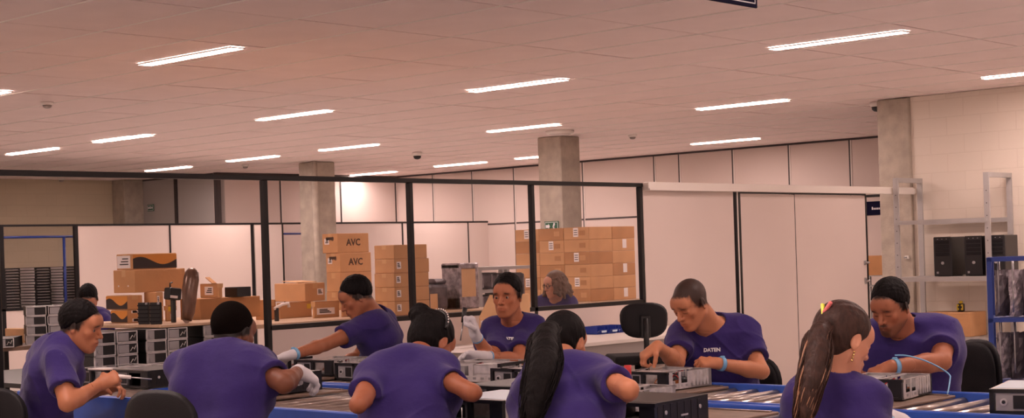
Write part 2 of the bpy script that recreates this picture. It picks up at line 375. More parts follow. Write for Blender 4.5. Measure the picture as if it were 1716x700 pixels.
# ================= CONVEYORS, CASES, CHAIRS, BENCHES, BOXES =================
M_blue=mat('blue_enamel',(48,88,182),.38,.1,var=.12,vscale=9,spec=.5); M_blued=mat('blue_rack_paint',(38,62,140),.4,.1,var=.1)
M_roll=mat('roller_steel',(170,158,150),.28,.9,var=.25,vscale=18); M_plate=mat('worn_plate',(128,106,92),.5,.2,var=.3,vscale=11)
M_galv=mat('case_steel',(212,208,208),.35,.45,var=.18,vscale=30); M_dark=mat('black_case_paint',(20,19,21),.38); M_bez=mat('black_bezel',(26,26,29),.3)
M_pcb=mat('circuit_board',(52,66,62),.5,var=.4,vscale=90); M_psu=mat('power_supply_metal',(164,162,164),.38,.4,var=.1); M_cop=mat('copper_wire',(184,112,62),.4,.6)
M_ltblue=mat('protective_film',(190,208,222),.3); M_fan=mat('fan_plastic',(38,38,42),.45); M_cab=mat('cable_white',(214,208,204),.5); M_cabr=mat('cable_red',(190,28,30),.45)
M_card=mat('cardboard',(202,152,106),.85,var=.10,vscale=5,bump=.15,bscale=30); M_card2=mat('cardboard_dark',(182,130,86),.85,var=.12,vscale=5); M_cardl=mat('cardboard_light',(218,174,130),.85,var=.08)
M_tape=mat('packing_tape',(206,160,112),.35); M_lab=mat('paper_label',(236,226,222),.6); M_prn=mat('print_black',(44,32,30),.5); M_ora=mat('print_orange',(214,140,58),.5)
M_wood=mat('plywood',(200,168,138),.6,var=.12,vscale=6,stretch=(1,8,1)); M_bench=mat('bench_laminate',(222,212,204),.4); M_edge=mat('bench_edge',(150,140,136),.5)
M_fab=mat('chair_plastic',(20,18,22),.5,spec=.25,bump=.2,bscale=300); M_seatf=mat('chair_fabric',(18,16,20),.9,bump=.4,bscale=400); M_chr=mat('chrome',(200,200,200),.15,1)
M_bin=mat('blue_bin_plastic',(34,62,160),.35); M_foil=mat('antistatic_foil',(168,158,164),.2,.4,var=.6,vscale=22,bump=1.,bscale=30); M_foild=mat('dark_foil',(96,88,94),.28,.3,var=.5,vscale=12,bump=1.,bscale=16)
CT=.80   # height of the roller tops
def conveyor(label,x0,x1,y0,y1,endplate=True):
    r=thing('roller_conveyor',label,'conveyor',((x0+x1)/2,(y0+y1)/2,0),group='roller conveyors of the assembly line'); w=(x1-x0)/2; l=(y1-y0)/2
    for s in (-1,1):
        m=MB(); m.box((s*(w-.02),0,CT-.045),(.04,2*l,.13),bev=.005); m.box((s*(w-.052),0,CT-.10),(.03,2*l,.02))
        n=int(2*l/.6)
        for i in range(n): m.cyl((s*w,-l+.3+i*.6,CT-.04),(s*(w+.006),-l+.3+i*.6,CT-.04),.012,n=8,mi=1)
        m.build('side_rail',[M_blue,M_steel],r)
    m=MB(); m.box((0,-l+.02,CT-.06),(2*w-.08,.04,.09)); m.box((0,l-.02,CT-.06),(2*w-.08,.04,.09)); m.build('end_rail',M_blue,r)
    proto=None; y=-l+.10
    while y<l-.08:
        if proto is None:
            proto=MB().cyl((-w+.04,0,0),(w-.04,0,0),.024,n=14).cyl((-w+.03,0,0),(w-.03,0,0),.008,n=8).build('roller',M_roll,r); proto.location=(0,y,CT-.024)
        else:
            c=proto.copy(); COL.objects.link(c); c.parent=r; c.location=(0,y,CT-.024)
        y+=.118
    for yy in [-l+.62,.1,l-.25]:
        for s in (-1,1):
            m=MB(); m.b(s*(w-.045)-.025,s*(w-.045)+.025,yy-.025,yy+.025,0,CT-.11,bev=.003); m.b(s*(w-.045)-.05,s*(w-.045)+.05,yy-.05,yy+.05,0,.008); m.build('leg',M_blue,r)
        MB().b(-w+.07,w-.07,yy-.015,yy+.015,.25,.29).build('cross_brace',M_blue,r)
    return r
XA0,XA1,XB0,XB1=4.43,5.44,5.48,6.27
conveyor('front blue roller conveyor nearest the camera, with the workers who turn their backs beside it',XA0,XA1,3.25,7.75)
conveyor('rear blue roller conveyor, with the workers who face the camera behind it',XB0,XB1,1.7,8.1)
def carrier(x,y,rz,w,l,lab):
    r=thing('carrier_plate',lab,'tray',(x,y,CT),rz,'flat carrier plates on the rollers')
    MB().box((0,0,.007),(w,l,.012),bev=.003).build('plate',M_plate,r)
    m=MB()
    for s in (-1,1): m.box((s*(w/2-.03),0,.0155),(.022,l-.04,.005),bev=.001)
    m.build('wear_strip',M_roll,r); return r
# ---- computer cases ----
CW,CD,CH=.33,.37,.095
def case(kind,rng_=0):
    """local: front bezel at -y; open top shows the inside"""
    rr=random.Random(rng_); r=empty('computer_case'); w,d,h=CW/2,CD/2,CH; t=.0015
    body=M_dark if kind in('black','blackopen') else M_galv
    m=MB(); hw=h if kind in('black','film') else h*.34
    m.b(-w,w,-d,d,0,.002); m.b(-w,-w+t,-d,d,0,hw); m.b(w-t,w,-d,d,0,hw)
    for s in (-1,1):
        for y_ in (-d,-d*.15,d-.03): m.b(s*w-t*(s>0),s*w+t*(s<0),y_,y_+.03,hw,h)
    if kind not in('black','film'):
        m.b(w-t,w,.0,d,0,h)
        for k in range(5): m.b(w,w+.004,.02+k*.030,.034+k*.030,.010,h-.006)
        m.b(w-t,w+.002,-d*.55,-d*.45,0,h)
    if kind=='black':
        for y_ in (-.13,.12): m.cyl((w,y_,h*.6),(w+.004,y_,h*.6),.008,n=10,mi=1)
        m.b(w,w+.002,-.02,.03,h*.35,h*.42,mi=1)
    m.b(-w,w,d-t,d,0,.01); m.b(-w,w,d-t,d,0,h*.2); m.b(-w,w,d-t,d,h*.85,h)
    for i in range(7): m.b(-w+.02+i*.02,-w+.034+i*.02,d-t,d,h*.2,h*.85)
    m.b(w-.16,w,d-t,d,h*.2,h*.85)
    for s in (-1,1):
        m.b(s*w-.008*(s>0),s*w+.008*(s<0),-d,d,h-.002,h)                    # folded lips
        for i in range(6): m.b(s*(w+.0006)-.001,s*(w+.0006)+.001,-d+.04+i*.05,-d+.06+i*.05,.012,hw-.008,mi=0 if kind=='black' else 1)
    m.b(-w,w,d-.010,d,h-.002,h); m.b(-w,w,-d,-d+.012,h-.002,h)
    m.build('chassis',[body,M_galv if body is M_dark else M_psu],r)
    m=MB(); m.b(-w-.003,w+.003,-d-.022,-d-.002,0,.012,mi=0); m.b(-w-.003,w+.003,-d-.022,-d-.002,h-.012,h+.002,mi=0)
    for x in (-w+.003,-.012,w-.012): m.b(x-.006,x+.012,-d-.022,-d-.002,0,h,mi=0)
    m.b(-w+.02,-.02,-d-.014,-d-.004,.014,h-.014,mi=1); m.b(w-.07,w-.012,-d-.016,-d-.003,.012,h-.012,mi=0)
    m.cyl((-w+.05,-d-.02,h*.5),(-w+.05,-d-.012,h*.5),.014,mi=2); m.cyl((-w+.05,-d-.024,h*.5),(-w+.05,-d-.018,h*.5),.007,mi=0)
    m.b(-w+.085,-.035,-d-.018,-d-.013,.022,h-.022,mi=3)
    m.build('front_bezel',[M_bez,M_psu,M_galv,M_dark],r)
    if kind in('open','blackopen','tray'):
        p=MB().b(-w+.006,-w+.10,d-.15,d-.006,.004,.082,bev=.003).build('power_supply',M_psu,r)
        m=MB(); 
        for k in range(6): m.b(-w+.098,-w+.102,d-.14+k*.022,d-.13+k*.022,.02,.07)
        m.build('vent_slots',M_dark,p)
        m=MB(); m.b(-w+.006,-w+.16,-d+.01,-d+.16,.04,.044); m.b(-w+.006,-w+.16,-d+.01,-d+.16,.086,.089)
        for x in (-w+.006,-w+.156): m.b(x,x+.003,-d+.01,-d+.16,.004,.089)
        m.build('drive_cage',M_galv,r)
        MB().b(-w+.015,-w+.15,-d+.015,-d+.14,.046,.072,bev=.002).build('optical_drive',M_psu if rr.random()<.5 else M_dark,r)
        m=MB(); m.b(-.03,w-.008,-d+.05,d-.01,.008,.010,mi=0)
        for k in range(26):
            x=rr.uniform(-.02,w-.03); y=rr.uniform(-d+.07,d-.03); a=rr.uniform(.004,.014); b=rr.uniform(.004,.02); m.b(x-a,x+a,y-b,y+b,.010,.010+rr.uniform(.004,.03),mi=rr.choice((1,2,3,1)))
        for k in range(3): m.b(w-.06+k*.012,w-.055+k*.012,-.02,.11,.010,.036,mi=2)
        m.build('motherboard',[M_pcb,M_galv,M_dark,M_cop],r)
        f=MB(); cx,cy=.045,.06; f.lathe([(.040,.012),(.040,.050),(.036,.050),(.036,.012)],c=(cx,cy,0),mi=0)
        for k in range(9):
            a=k/9*2*PI; f.box((cx+.022*math.cos(a),cy+.022*math.sin(a),.042),(.03,.012,.002),(.5,0,a),mi=0)
        f.cyl((cx,cy,.014),(cx,cy,.048),.011,mi=1); f.build('cooling_fan',[M_fan,M_psu],r)
        for k in range(4):
            x0,y0=rr.uniform(-.05,.02),rr.uniform(-.02,.12); m=MB(); pts=[(x0+.04*math.sin(j*1.1+k)+j*.012,y0-j*.025+.012*math.cos(j*2.+k),.055+.028*math.sin(j*.9+k*.7)) for j in range(7)]
            m.tube(pts,.0028,n=6); m.build('wire_loom',(M_cab,M_cop,M_cabr,M_dark)[(k+rng_)%4],r)
        if kind=='tray': pass
        m=MB(); m.box((w*.2,0,h-.004),(.018,CD-.02,.006)); m.build('cross_bar',M_galv,r)
    if kind=='film': MB().b(-w+.012,w-.012,-d+.012,d-.02,h,.0995).build('film_panel',M_ltblue,r)
    if kind in('black','film'):
        m=MB(); m.b(-w-.001,w+.001,-d,d+.001,h,h+.003,bev=.001); m.build('lid',M_dark if kind=='black' else M_galv,r)
    return r
CASES={}
def put_case(kind,x,y,z,rz,lab,group='computer cases on the conveyors',seed=0,sc=1.):
    k=(kind,seed%3)
    if k not in CASES: CASES[k]=o=case(kind,seed%3)
    else: o=copy_tree(CASES[k])
    o.location=(x,y,z); o.rotation_euler=(0,0,rz); o.scale=(sc,sc,sc); tag(o,lab,'computer case',group); return o
def on(px,py,z=CT): p=onz(px,py,z); return p.x,p.y
cz=CT+.0185
def cc(kind,px,py,rz,lab,seed=0,plate=None,dz=0,sc=1.,X=None):
    x,y=on(px,py); B_=x>5.46
    x=min(max(x,5.745),6.00) if B_ else min(max(x,4.70),5.17)
    if X: x=X
    y=onX(px,py,x).y
    if plate: carrier((XB0+XB1)/2 if B_ else (XA0+XA1)/2+.06,y+plate[1]*.3,0,.60,.42,plate[2])
    return put_case(kind,x,y,(cz if plate else CT+.0005)+dz,rz,lab,seed=seed,sc=sc)
# rear conveyor
cc('open',1119,650,-PI/2-.05,'open silver case in front of the man with cropped hair and blue wristband',0,sc=.86,plate=(.03,-.08,'worn plate under the open case of the man with cropped hair'))
cc('open',1484,660,-PI/2+.12,'open silver case in front of the bearded man at the right',1,sc=.88,plate=(.0,-.09,'worn plate under the open case of the bearded man'))
cc('open',818,640,.12,'open silver case in front of the man who looks at the camera',2,(.02,.0,'worn plate under the case of the man who looks at the camera'))
cc('open',908,636,-PI/2,'open silver case between the man looking at the camera and the long black ponytail',1)
cc('open',562,628,-PI/2+.1,'open silver case just right of the outstretched gloved hand',0,sc=.9,plate=(.0,.0,'worn plate beside the outstretched gloved hand'))
cc('open',640,631,-PI/2,'open silver case under the chest of the man bending left',2)
cc('tray',452,612,0,'open silver case behind the elbow of the man with the black case',1)
cc('film',1750,686,-PI/2+.25,'case with light panel and black frame cut by the right edge of the photo',0)
# front conveyor
cc('black',458,662,-PI/2+.06,'closed black case on the front conveyor under the elbow of the man with cropped head',0,(.15,-.12,'worn plate beside the closed black case'))
cc('blackopen',720,690,.10,'open black case with copper wires right beside the woman with the bun',1,X=4.92)
cc('black',872,692,-PI/2+.04,'black closed case between the woman with the bun and the long black ponytail',1,X=5.2)
cc('film',846,742,-PI/2+.05,'case with pale blue film panel at the bottom of the photo before the long ponytail',2,X=4.70)
cc('black',1084,730,-PI/2+.1,'big black case at the bottom edge, right of the red tool',2,(-.0,-.0,'worn plate under the big black case at the bottom edge'),X=4.70)
cc('tray',1040,704,-PI/2+.1,'open silver case under the raised elbow of the woman with the long ponytail',0,X=5.17)
cc('black',268,668,-PI/2+.05,'black case in front of the man in profile at the left, near the second chair',0,X=5.17)
cc('open',205,640,-PI/2,'low open case on the rollers before the hand of the man in profile',1)
# far stack of cases under the plywood board, behind the opening of the partition
ST=.745
r=thing('trolley_table','dark low table that carries the stacked cases and the plywood board','table',(6.2,9.2,0))
MB().b(-.95,.55,-.32,1.35,ST-.03,ST).build('table_top',M_dark,r)
for sx in (-.9,.5):
    for sy in (-.28,1.3): MB().b(sx-.025,sx+.025,sy-.025,sy+.025,0,ST-.03).build('leg',M_dark,r)
sy0=9.0
for ci,(pa) in enumerate((157,243,331)):
    x0=onY(pa,580,sy0-.185).x+CW/2
    for k in range(4):
        rw=('bottom','second','third','top')[k]; cn=('left','middle','right')[ci]
        put_case('tray' if k==3 else 'open',x0,sy0,ST+k*.080,0,'%s case in the %s stack under the plywood board'%(rw,cn),'stacked cases under the plywood board',seed=ci,sc=.80 if 0 else 1) if 0 else None
        o=put_case('stackA',x0,sy0,ST+k*.080,random.uniform(-.02,.02),'%s case in the %s stack under the plywood board'%(rw,cn),'stacked cases under the plywood board',seed=(ci+k)) if False else None
def slim(seed):
    r=empty('computer_case'); w,d,h=.165,.18,.076; rr=random.Random(seed)
    m=MB(); m.b(-w,w,-d,d,0,.002); m.b(-w,-w+.002,-d,d,0,h); m.b(w-.002,w,-d,d,0,h); m.b(-w,w,d-.002,d,0,h); m.b(-w,w,-d+.02,d,h-.002,h); m.build('chassis',M_dark,r)
    m=MB()
    for a,b in ((-w,-.006),(.006,w)):
        m.b(a,b,-d-.012,-d,0,.007); m.b(a,b,-d-.012,-d,h-.007,h); m.b(a,a+.006,-d-.012,-d,0,h); m.b(b-.006,b,-d-.012,-d,0,h)
    m.build('front_frame',M_galv,r)
    m=MB(); m.b(-w+.006,-w+.065,-d-.006,-d,.008,h-.010,mi=0); m.cyl((-w+.035,-d-.012,.030),(-w+.035,-d-.004,.030),.015,mi=0); m.build('bezel_plate',[M_psu],r); MB().b(.02,.10,-d-.006,-d,.010,h-.012).build('bezel_plate',M_psu,r)
    MB().b(-w+.066,-.008,-d-.004,-d+.001,.008,h-.008).build('drive_bay',M_dark,r); MB().b(.102,w-.008,-d-.004,-d+.001,.008,h-.008).build('drive_bay',M_dark,r)
    m=MB(); m.tube([(.11,-d-.006,.02),(.125,-d-.012,.045),(.14,-d-.006,.03),(.15,-d-.01,.055)],.003,n=6); m.build('wire_loom',M_cab,r)
    return r
SLIM=None
def put_slim(x,y,z,rz,lab,group):
    global SLIM
    if SLIM is None: SLIM=o=slim(1)
    else: o=copy_tree(SLIM)
    o.location=(x,y,z); o.rotation_euler=(0,0,rz); tag(o,lab,'computer case',group)
for ci,pa in enumerate((157,245,342)):
    x0=onY(pa,580,sy0-.19).x+.168
    for k in range(4):
        put_slim(x0,sy0,ST+k*.078,random.uniform(-.015,.015),'%s case in the %s stack under the plywood board'%(('bottom','second','third','top')[k],('left','middle','right')[ci]),'stacked cases under the plywood board')
bz=ST+4*.078+.002
pb=thing('plywood_board','pale plywood board lying across the stacked cases, boxes on top of it','board',(6.1,9.1,bz))
bx0=onz(163,548,bz).x; bx1=6.72; MB().b(bx0-6.1,bx1-6.1,-.30,.95,.001,.019,bev=.002).build('board',M_wood,pb)
BZ=bz+.0195
# pile at the far left
tb=thing('side_table','cluttered low table at the left edge behind the man in profile','table',(6.3,11.7,0))
MB().b(-.5,.55,-.4,.4,.84,.87).build('table_top',M_plate,tb)
for sx in (-.46,.5):
    for sy in (-.36,.36): MB().b(sx-.02,sx+.02,sy-.02,sy+.02,0,.84).build('leg',M_dark,tb)
MB().b(-.46,.5,-.36,.36,.45,.47).build('lower_shelf',M_plate,tb)
p=onY(57,560,11.5)
for k in range(4): put_slim(p.x+.13,11.53,.871+k*.078,-.5+.03*(k%2),'%s case of the small stack at the left edge, behind the man in profile'%('bottom','second','third','top')[k],'small stack of cases at the left edge')
put_slim(p.x-.33,11.5,.871,-.7,'single case lying left of the small stack at the left edge','small stack of cases at the left edge')
# blue tray, rods and tools on the front conveyor
x,y=on(202,684); x=max(x+.05,XA0+.22); r=thing('blue_tray','bright blue tray with raised edges below the hand of the man in profile','tray',(x,y,CT+.0005),0); TRAY=(x,y)
MB().box((0,0,.004),(.30,.36,.006)).build('tray_floor',M_blue,r)
for c,s in (((-.15,0,.03),(.006,.36,.06)),((.15,0,.03),(.006,.36,.06)),((0,-.18,.03),(.30,.006,.06)),((0,.18,.03),(.30,.006,.06))): MB().box(c,s,bev=.002).build('tray_wall',M_blue,r)
# ---- office chairs ----
def chair():
    r=empty('office_chair')
    m=MB(); bm=m.bm
    # curved oval backrest shell: front fabric, back plastic
    def pan(off,thick,scale,mt,name):
        q=MB(); nu,nv_=28,10; W,Hh=.192*scale,.19*scale
        def P(i,j,dz):
            a=2*PI*i/nu; rr=j/nv_; ex=.72
            cx=abs(math.cos(a))**ex*math.copysign(1,math.cos(a)); cz=abs(math.sin(a))**ex*math.copysign(1,math.sin(a))
            x=W*rr*cx*(1+.06*cz); z=Hh*rr*cz; yb=.35*x*x-.15*z*z; ed=1-(rr**6)
            return (x,yb+off+dz*ed,z)
        for sgn in (0,1):
            g=[[q.bm.verts.new(P(i,j,thick*(sgn*2-1))) for i in range(nu)] for j in range(1,nv_+1)]; c=q.bm.verts.new(P(0,0,thick*(sgn*2-1)))
            for i in range(nu): q.bm.faces.new((c,g[0][i],g[0][(i+1)%nu])).smooth=True
            for a_,b_ in zip(g,g[1:]):
                for i in range(nu): q.bm.faces.new((a_[i],b_[i],b_[(i+1)%nu],a_[(i+1)%nu])).smooth=True
        bmesh.ops.remove_doubles(q.bm,verts=q.bm.verts[:],dist=.0008)
        o=q.build(name,mt,r); o.location=(0,-.235,.80); o.rotation_euler=(-.06,0,0); return o
    bk=pan(0,.024,1.0,M_fab,'backrest'); pan(.026,.014,.93,M_seatf,'back_cushion')
    MB().box((0,-.032,-.05),(.03,.004,.012)).build('maker_plate',M_psu,bk)
    m=MB(); m.tube([(0,-.272,.80),(0,-.285,.62),(0,-.26,.47),(0,-.12,.425)],.02,n=8); m.box((0,-.27,.74),(.07,.02,.16),bev=.006); m.build('back_bracket',M_dark,r)
    s=MB(); s.box((0,.02,.455),(.46,.44,.055),bev=.026,seg=3); s.build('seat',M_seatf,r)
    MB().box((0,.02,.425),(.42,.40,.02),bev=.008).build('seat_pan',M_fab,r)
    MB().cyl((0,0,.10),(0,0,.42),.025).cyl((0,0,.10),(0,0,.24),.032).build('gas_column',M_dark,r)
    b=MB().cyl((0,0,.07),(0,0,.13),.045)
    for k in range(5): a=k*2*PI/5; b.tube([(0,0,.11),(.16*math.cos(a),.16*math.sin(a),.10),(.29*math.cos(a),.29*math.sin(a),.07)],.02,rr=[.026,.02,.014])
    b.build('star_base',M_fab,r)
    for k in range(5):
        a=k*2*PI/5; x,y=.29*math.cos(a),.29*math.sin(a); MB().cyl((x-.02*math.sin(a),y+.02*math.cos(a),.028),(x+.02*math.sin(a),y-.02*math.cos(a),.028),.028,n=14).cyl((x,y,.03),(x,y,.075),.007).build('caster',M_dark,r)
    return r
CH0=chair()
def put_chair(x,y,rz,lab,sc=1,group='office chairs of the workers'):
    global CH0
    o=CH0 if not CH0.get('category') else copy_tree(CH0)
    o.location=(x,y,0); o.rotation_euler=(0,0,rz); o.scale=(sc,)*3; tag(o,lab,'office chair',group); return o
# ---- boxes ----
def box_thing(xl,xc,xr,yt,yb,d=None,z0=None,lab='',group=None,m_=None,closed=True,labels=(),open_=False,name='cardboard_box',cat='box',tape=True,maxw=None,gap=.004):
    c=atd(xc,yb,d) if d else onz(xc,yb,z0)
    X0,Y0=c.x,c.y; z=c.z if z0 is None else z0; dd=c.x*FW.x+c.y*FW.y
    ht=(yb-yt)/FPX*dd; Y1=onX(xl,yb,X0).y if xl<xc-1 else Y0+.30; X1=onY(xr,yb,Y0).x if xr>xc+1 else X0+.3
    if Y1-Y0>1.6: Y1=Y0+1.6
    if X1-X0>1.6: X1=X0+1.6
    w,l=X1-X0-gap,Y1-Y0-gap; ht-=.002
    r=thing(name,lab,cat,(X0+w/2,Y0+l/2,z),0,group); m=MB()
    if open_: 
        t=.006; m.b(-w/2,w/2,-l/2,l/2,0,t); m.b(-w/2,-w/2+t,-l/2,l/2,0,ht); m.b(w/2-t,w/2,-l/2,l/2,0,ht); m.b(-w/2,w/2,-l/2,-l/2+t,0,ht); m.b(-w/2,w/2,l/2-t,l/2,0,ht); m.build('box_body',m_ or M_card,r)
        for sg,ang in ((-1,-.35),(1,.5)):
            MB().box((0,sg*(l/2+.0+.06*math.cos(ang)),ht+.06*math.sin(abs(ang))),(w*.96,.14,.005),(sg*abs(ang),0,0)).build('flap',M_cardl,r)
    else:
        m.b(-w/2,w/2,-l/2,l/2,0,ht,bev=.004); m.build('box_body',m_ or M_card,r)
        if tape:
            t=MB(); 
            if w>l: t.b(-w/2-.0007,w/2+.0007,-.025,.025,ht,ht+.0008); t.b(-w/2-.001,-w/2,-.025,.025,ht*.7,ht); t.b(w/2,w/2+.001,-.025,.025,ht*.7,ht)
            else: t.b(-.025,.025,-l/2-.0007,l/2,ht,ht+.0008); t.b(-.025,.025,-l/2-.001,-l/2,ht*.7,ht)
            t.build('packing_tape',M_tape,r)
    for (side,u,v,lw,lh,*mt) in labels:   # u,v in 0..1 from left/bottom of that face as seen; lw,lh share of the face
        q=MB()
        if side=='L': yy=l/2-u*l; q.b(-w/2-.0022,-w/2,yy-lw*l/2,yy+lw*l/2,v*ht-lh*ht/2,v*ht+lh*ht/2)
        else: xx=-w/2+u*w; q.b(xx-lw*w/2,xx+lw*w/2,-l/2-.0022,-l/2,v*ht-lh*ht/2,v*ht+lh*ht/2)
        lo=q.build('label',mt[0] if mt else M_lab,r)
        if not mt and lw*max(l,w)>.03:
            q=MB()
            for k in range(3):
                zz=v*ht+lh*ht*(.25-.22*k)
                if side=='L': q.b(-w/2-.003,-w/2-.0022,yy-lw*l*.36,yy+lw*l*(.1+.1*k),zz-.004,zz+.004)
                else: q.b(xx-lw*w*.36,xx+lw*w*(.1+.1*k),-l/2-.003,-l/2-.0022,zz-.004,zz+.004)
            q.build('printed_lines',M_prn,lo)
    r['_w']=w; r['_l']=l; r['_h']=ht; return r
def wave(r,side='R',a=0.,b=1.,top=.95):
    w,l,h=r['_w'],r['_l'],r['_h']; L_=w if side=='R' else l
    pts=[]; n=18
    for i in range(n+1):
        u=a+(b-a)*i/n; pts.append((u,.55+.28*math.sin((i/n)*2.*PI*.95+.6)*(.9)))
    def F(u,v):
        return (-w/2+u*w,-l/2-.0018,v*h) if side=='R' else (-w/2-.0018,l/2-u*l,v*h)
    m=MB()
    for (u0,v0),(u1,v1) in zip(pts,pts[1:]): m.quad([F(u0,.06),F(u1,.06),F(u1,max(v1,.1)),F(u0,max(v0,.1))]); 
    m.build('dark_wave_print',M_prn,r)
    m=MB()
    for (u0,v0),(u1,v1) in zip(pts,pts[1:]): m.quad([F(u0,max(v0,.1)),F(u1,max(v1,.1)),F(u1,top),F(u0,top)])
    m.build('orange_print',M_ora,r)
G1='cardboard boxes on the plywood board'
BD=None
def bx(*a,**k): return box_thing(*a,**k)
# on the plywood board (left of the first black post)
def onb(*a,**k): return box_thing(*a,z0=k.pop('z',BZ),**k)
Y1b=9.45
def stackb(xl,xc,xr,rows,Yc,lab,**k):
    """rows: list of heights in px from bottom up, all sharing the corner px; Yc fixes the front plane"""
b4=box_thing(186,214,241,519,541,z0=BZ,lab='flat box with dark wave print at the bottom left of the box pile',group=G1,labels=(('R',.5,.85,.5,.2),('R',.6,.2,.6,.25)))
wave(b4,'L')
dB=(Vector((b4.location.x-b4['_w']/2,b4.location.y-b4['_l']/2,0))).dot(FW)
zB=BZ+b4['_h']+.002
b3=box_thing(178,214,240,494,518.5,d=dB,lab='wave printed box lying on the flat box at the bottom left of the pile',group=G1); b3.location.z=zB; wave(b3,'L')
b6=box_thing(243,262,275,514,539,z0=BZ,lab='small plain box at the base of the pile, behind the black folded fans',group=G1)
b5=box_thing(241,262,275,489,514,d=(onz(262,539,BZ)-ORG).dot(FW),lab='box standing on the small plain box behind the black folded fans',group=G1,labels=(('R',.3,.5,.3,.5),)); b5.location.z=BZ+b6['_h']+.002
b7=box_thing(276,281,296,512,538,z0=BZ,lab='small box with yellow label right of the black folded fans',group=G1,labels=(('R',.5,.8,.8,.3,mat('yellow_label',(225,190,60),.5)),('R',.6,.3,.5,.35)))
b7b=box_thing(276,281,297,490,512,d=(onz(281,538,BZ)-ORG).dot(FW),lab='small box with two labels behind the black hanging bag',group=G1,labels=(('R',.4,.7,.5,.4),)); b7b.location.z=BZ+b7['_h']+.002
zt=max(b3.location.z+b3['_h'],b5.location.z+b5['_h'],b7b.location.z+b7b['_h'])+.001
b2=box_thing(190,226,312,449,488,d=dB+.06,lab='large plain box lying across the pile, second from the top',group=G1,labels=(('L',.25,.3,.05,.06),('L',.7,.3,.05,.06)),m_=M_card); b2.location.z=zt
b1=box_thing(195,223,297,422,449,d=dB+.09,lab='printed box with orange and black wave on top of the left pile',group=G1,labels=(('L',.45,.5,.8,.8),)); b1.location.z=zt+b2['_h']+.001; wave(b1,'R')
b10=box_thing(302,336,438,500,536,z0=BZ,lab='long plain box at the right end of the plywood board',group=G1,m_=M_card2)
b9=box_thing(335,366,374,476,500,d=(onz(336,536,BZ)-ORG).dot(FW)+.1,lab='small open box with white labels on the long plain box',group=G1,labels=(('L',.5,.5,.45,.6),),open_=False); b9.location.z=BZ+b10['_h']+.002
MB().box((-b9['_w']*.0,0,b9['_h']+.025),(b9['_w'],.09,.005),(.5,0,0)).build('flap',M_card,b9)
bb=box_thing(376,398,422,482,499,d=(onz(336,536,BZ)-ORG).dot(FW)+.15,lab='flat black box lying on the long plain box',group=G1,m_=M_dark,name='black_box',tape=False); bb.location.z=BZ+b10['_h']+.002
# black folded fans, bag and roll
for i,(px,hh) in enumerate(((242,.150),(262,.150))):
    p=onz(px,543,BZ); r=thing('black_bracket','%s of the two upright black brackets before the box pile'%('left','right')[i],'bracket',(p.x,p.y,BZ),.3,'upright black brackets on the board')
    MB().box((0,0,hh/2),(.022,.09,hh),bev=.004).build('plate',M_dark,r); m=MB()
    for k in range(5): m.box((-.014,0,.02+k*hh/5.5),(.008,.085,.008))
    m.build('rib',M_fab,r); MB().box((0,-.03,hh-.008),(.03,.02,.016),bev=.003).build('clip',M_psu,r)
p=onz(291,540,BZ); r=thing('black_camera_case','black object with handle leaning on the boxes left of the brown roll','case',(p.x,p.y,BZ))
MB().b(-.01,.012,-.02,.02,0,.16,bev=.004).build('stand',M_dark,r); MB().box((.0,0,.20),(.10,.08,.085),(0,.12,0),bev=.012,seg=2).build('case_body',M_dark,r); MB().box((-.02,-.042,.18),(.06,.003,.018),(0,.12,0)).build('strip',M_lab,r)
MB().tube([(-.02,0,.24),(-.02,0,.275),(.0,0,.28)],.006,n=6).build('handle',M_dark,r)
p=onz(313,541,BZ); q=atd(322,449,(p-ORG).dot(FW)+.05); r=thing('wrapped_roll','tall brown plastic wrapped roll leaning against the boxes','roll',(p.x,p.y,BZ))
s_=Vector(q)-Vector(p); m=MB(); m.tube([Vector((0,0,.02))]+[s_*t+Vector((.006*math.sin(t*9),.006*math.cos(t*7),0)) for t in (.05,.2,.4,.6,.8,.93,1.0)],.05,n=14,rr=[.022,.034,.044,.050,.054,.054,.046,.022]); m.build('roll_body',mat('brown_film',(116,86,70),.22,.3,var=.5,vscale=14,bump=1.,bscale=14,stretch=(1,1,.25)),r)
# packing table behind the glass
PT=1.035; r=thing('packing_table','long packing table behind the first glass pane, loaded with boxes','table',(8.6,9.9,0))
MB().b(-1.75,1.12,-1.05,1.15,PT-.03,PT).build('table_top',M_wood,r)
for sx in (-1.7,1.07):
    for sy in (-1.0,1.1): MB().b(sx-.025,sx+.025,sy-.025,sy+.025,0,PT-.03).build('leg',M_grey,r)
G2='boxes on the packing table behind the glass'
box_thing(428,449,464,502,536,z0=PT,lab='box behind the first black post of the glass partition',group=G2,m_=M_card2)
c13=box_thing(466,470,524,507,534,z0=PT,lab='lower plain box under the box with raised flap, left behind the glass',group=G2,labels=(('R',.9,.7,.12,.3,mat('yellow_label',(0,0,0))),))
dC=(onz(470,534,PT)-ORG).dot(FW)
c12=box_thing(460,512,546,476,507,d=dC+.15,lab='box with raised flap and white label, left behind the glass',group=G2,labels=(('R',.75,.5,.3,.35),)); c12.location.z=PT+c13['_h']+.002
MB().box((0,-.0,c12['_h']+.012),(c12['_w']*.98,c12['_l']*.5,.005),(.06,0,0)).build('flap',M_cardl,c12)
box_thing(523,527,570,505,533,z0=PT,lab='box with a house shaped white label behind the glass',group=G2,labels=(('R',.45,.4,.7,.4),))
box_thing(571,574,597,507,531,z0=PT,lab='small box behind the head of the man bending left',group=G2)
box_thing(612,616,662,505,527,z0=PT,lab='low box with three white labels at the foot of the right stack',group=G2,labels=(('R',.2,.6,.2,.5),('R',.5,.6,.2,.5),('R',.8,.6,.15,.6)))
p=onz(462,516,PT); 
r=thing('tape_dispenser','white tape dispenser handle lying against the boxes left behind the glass','tool',(onz(464,538,PT).x,onz(464,538,PT).y,PT))
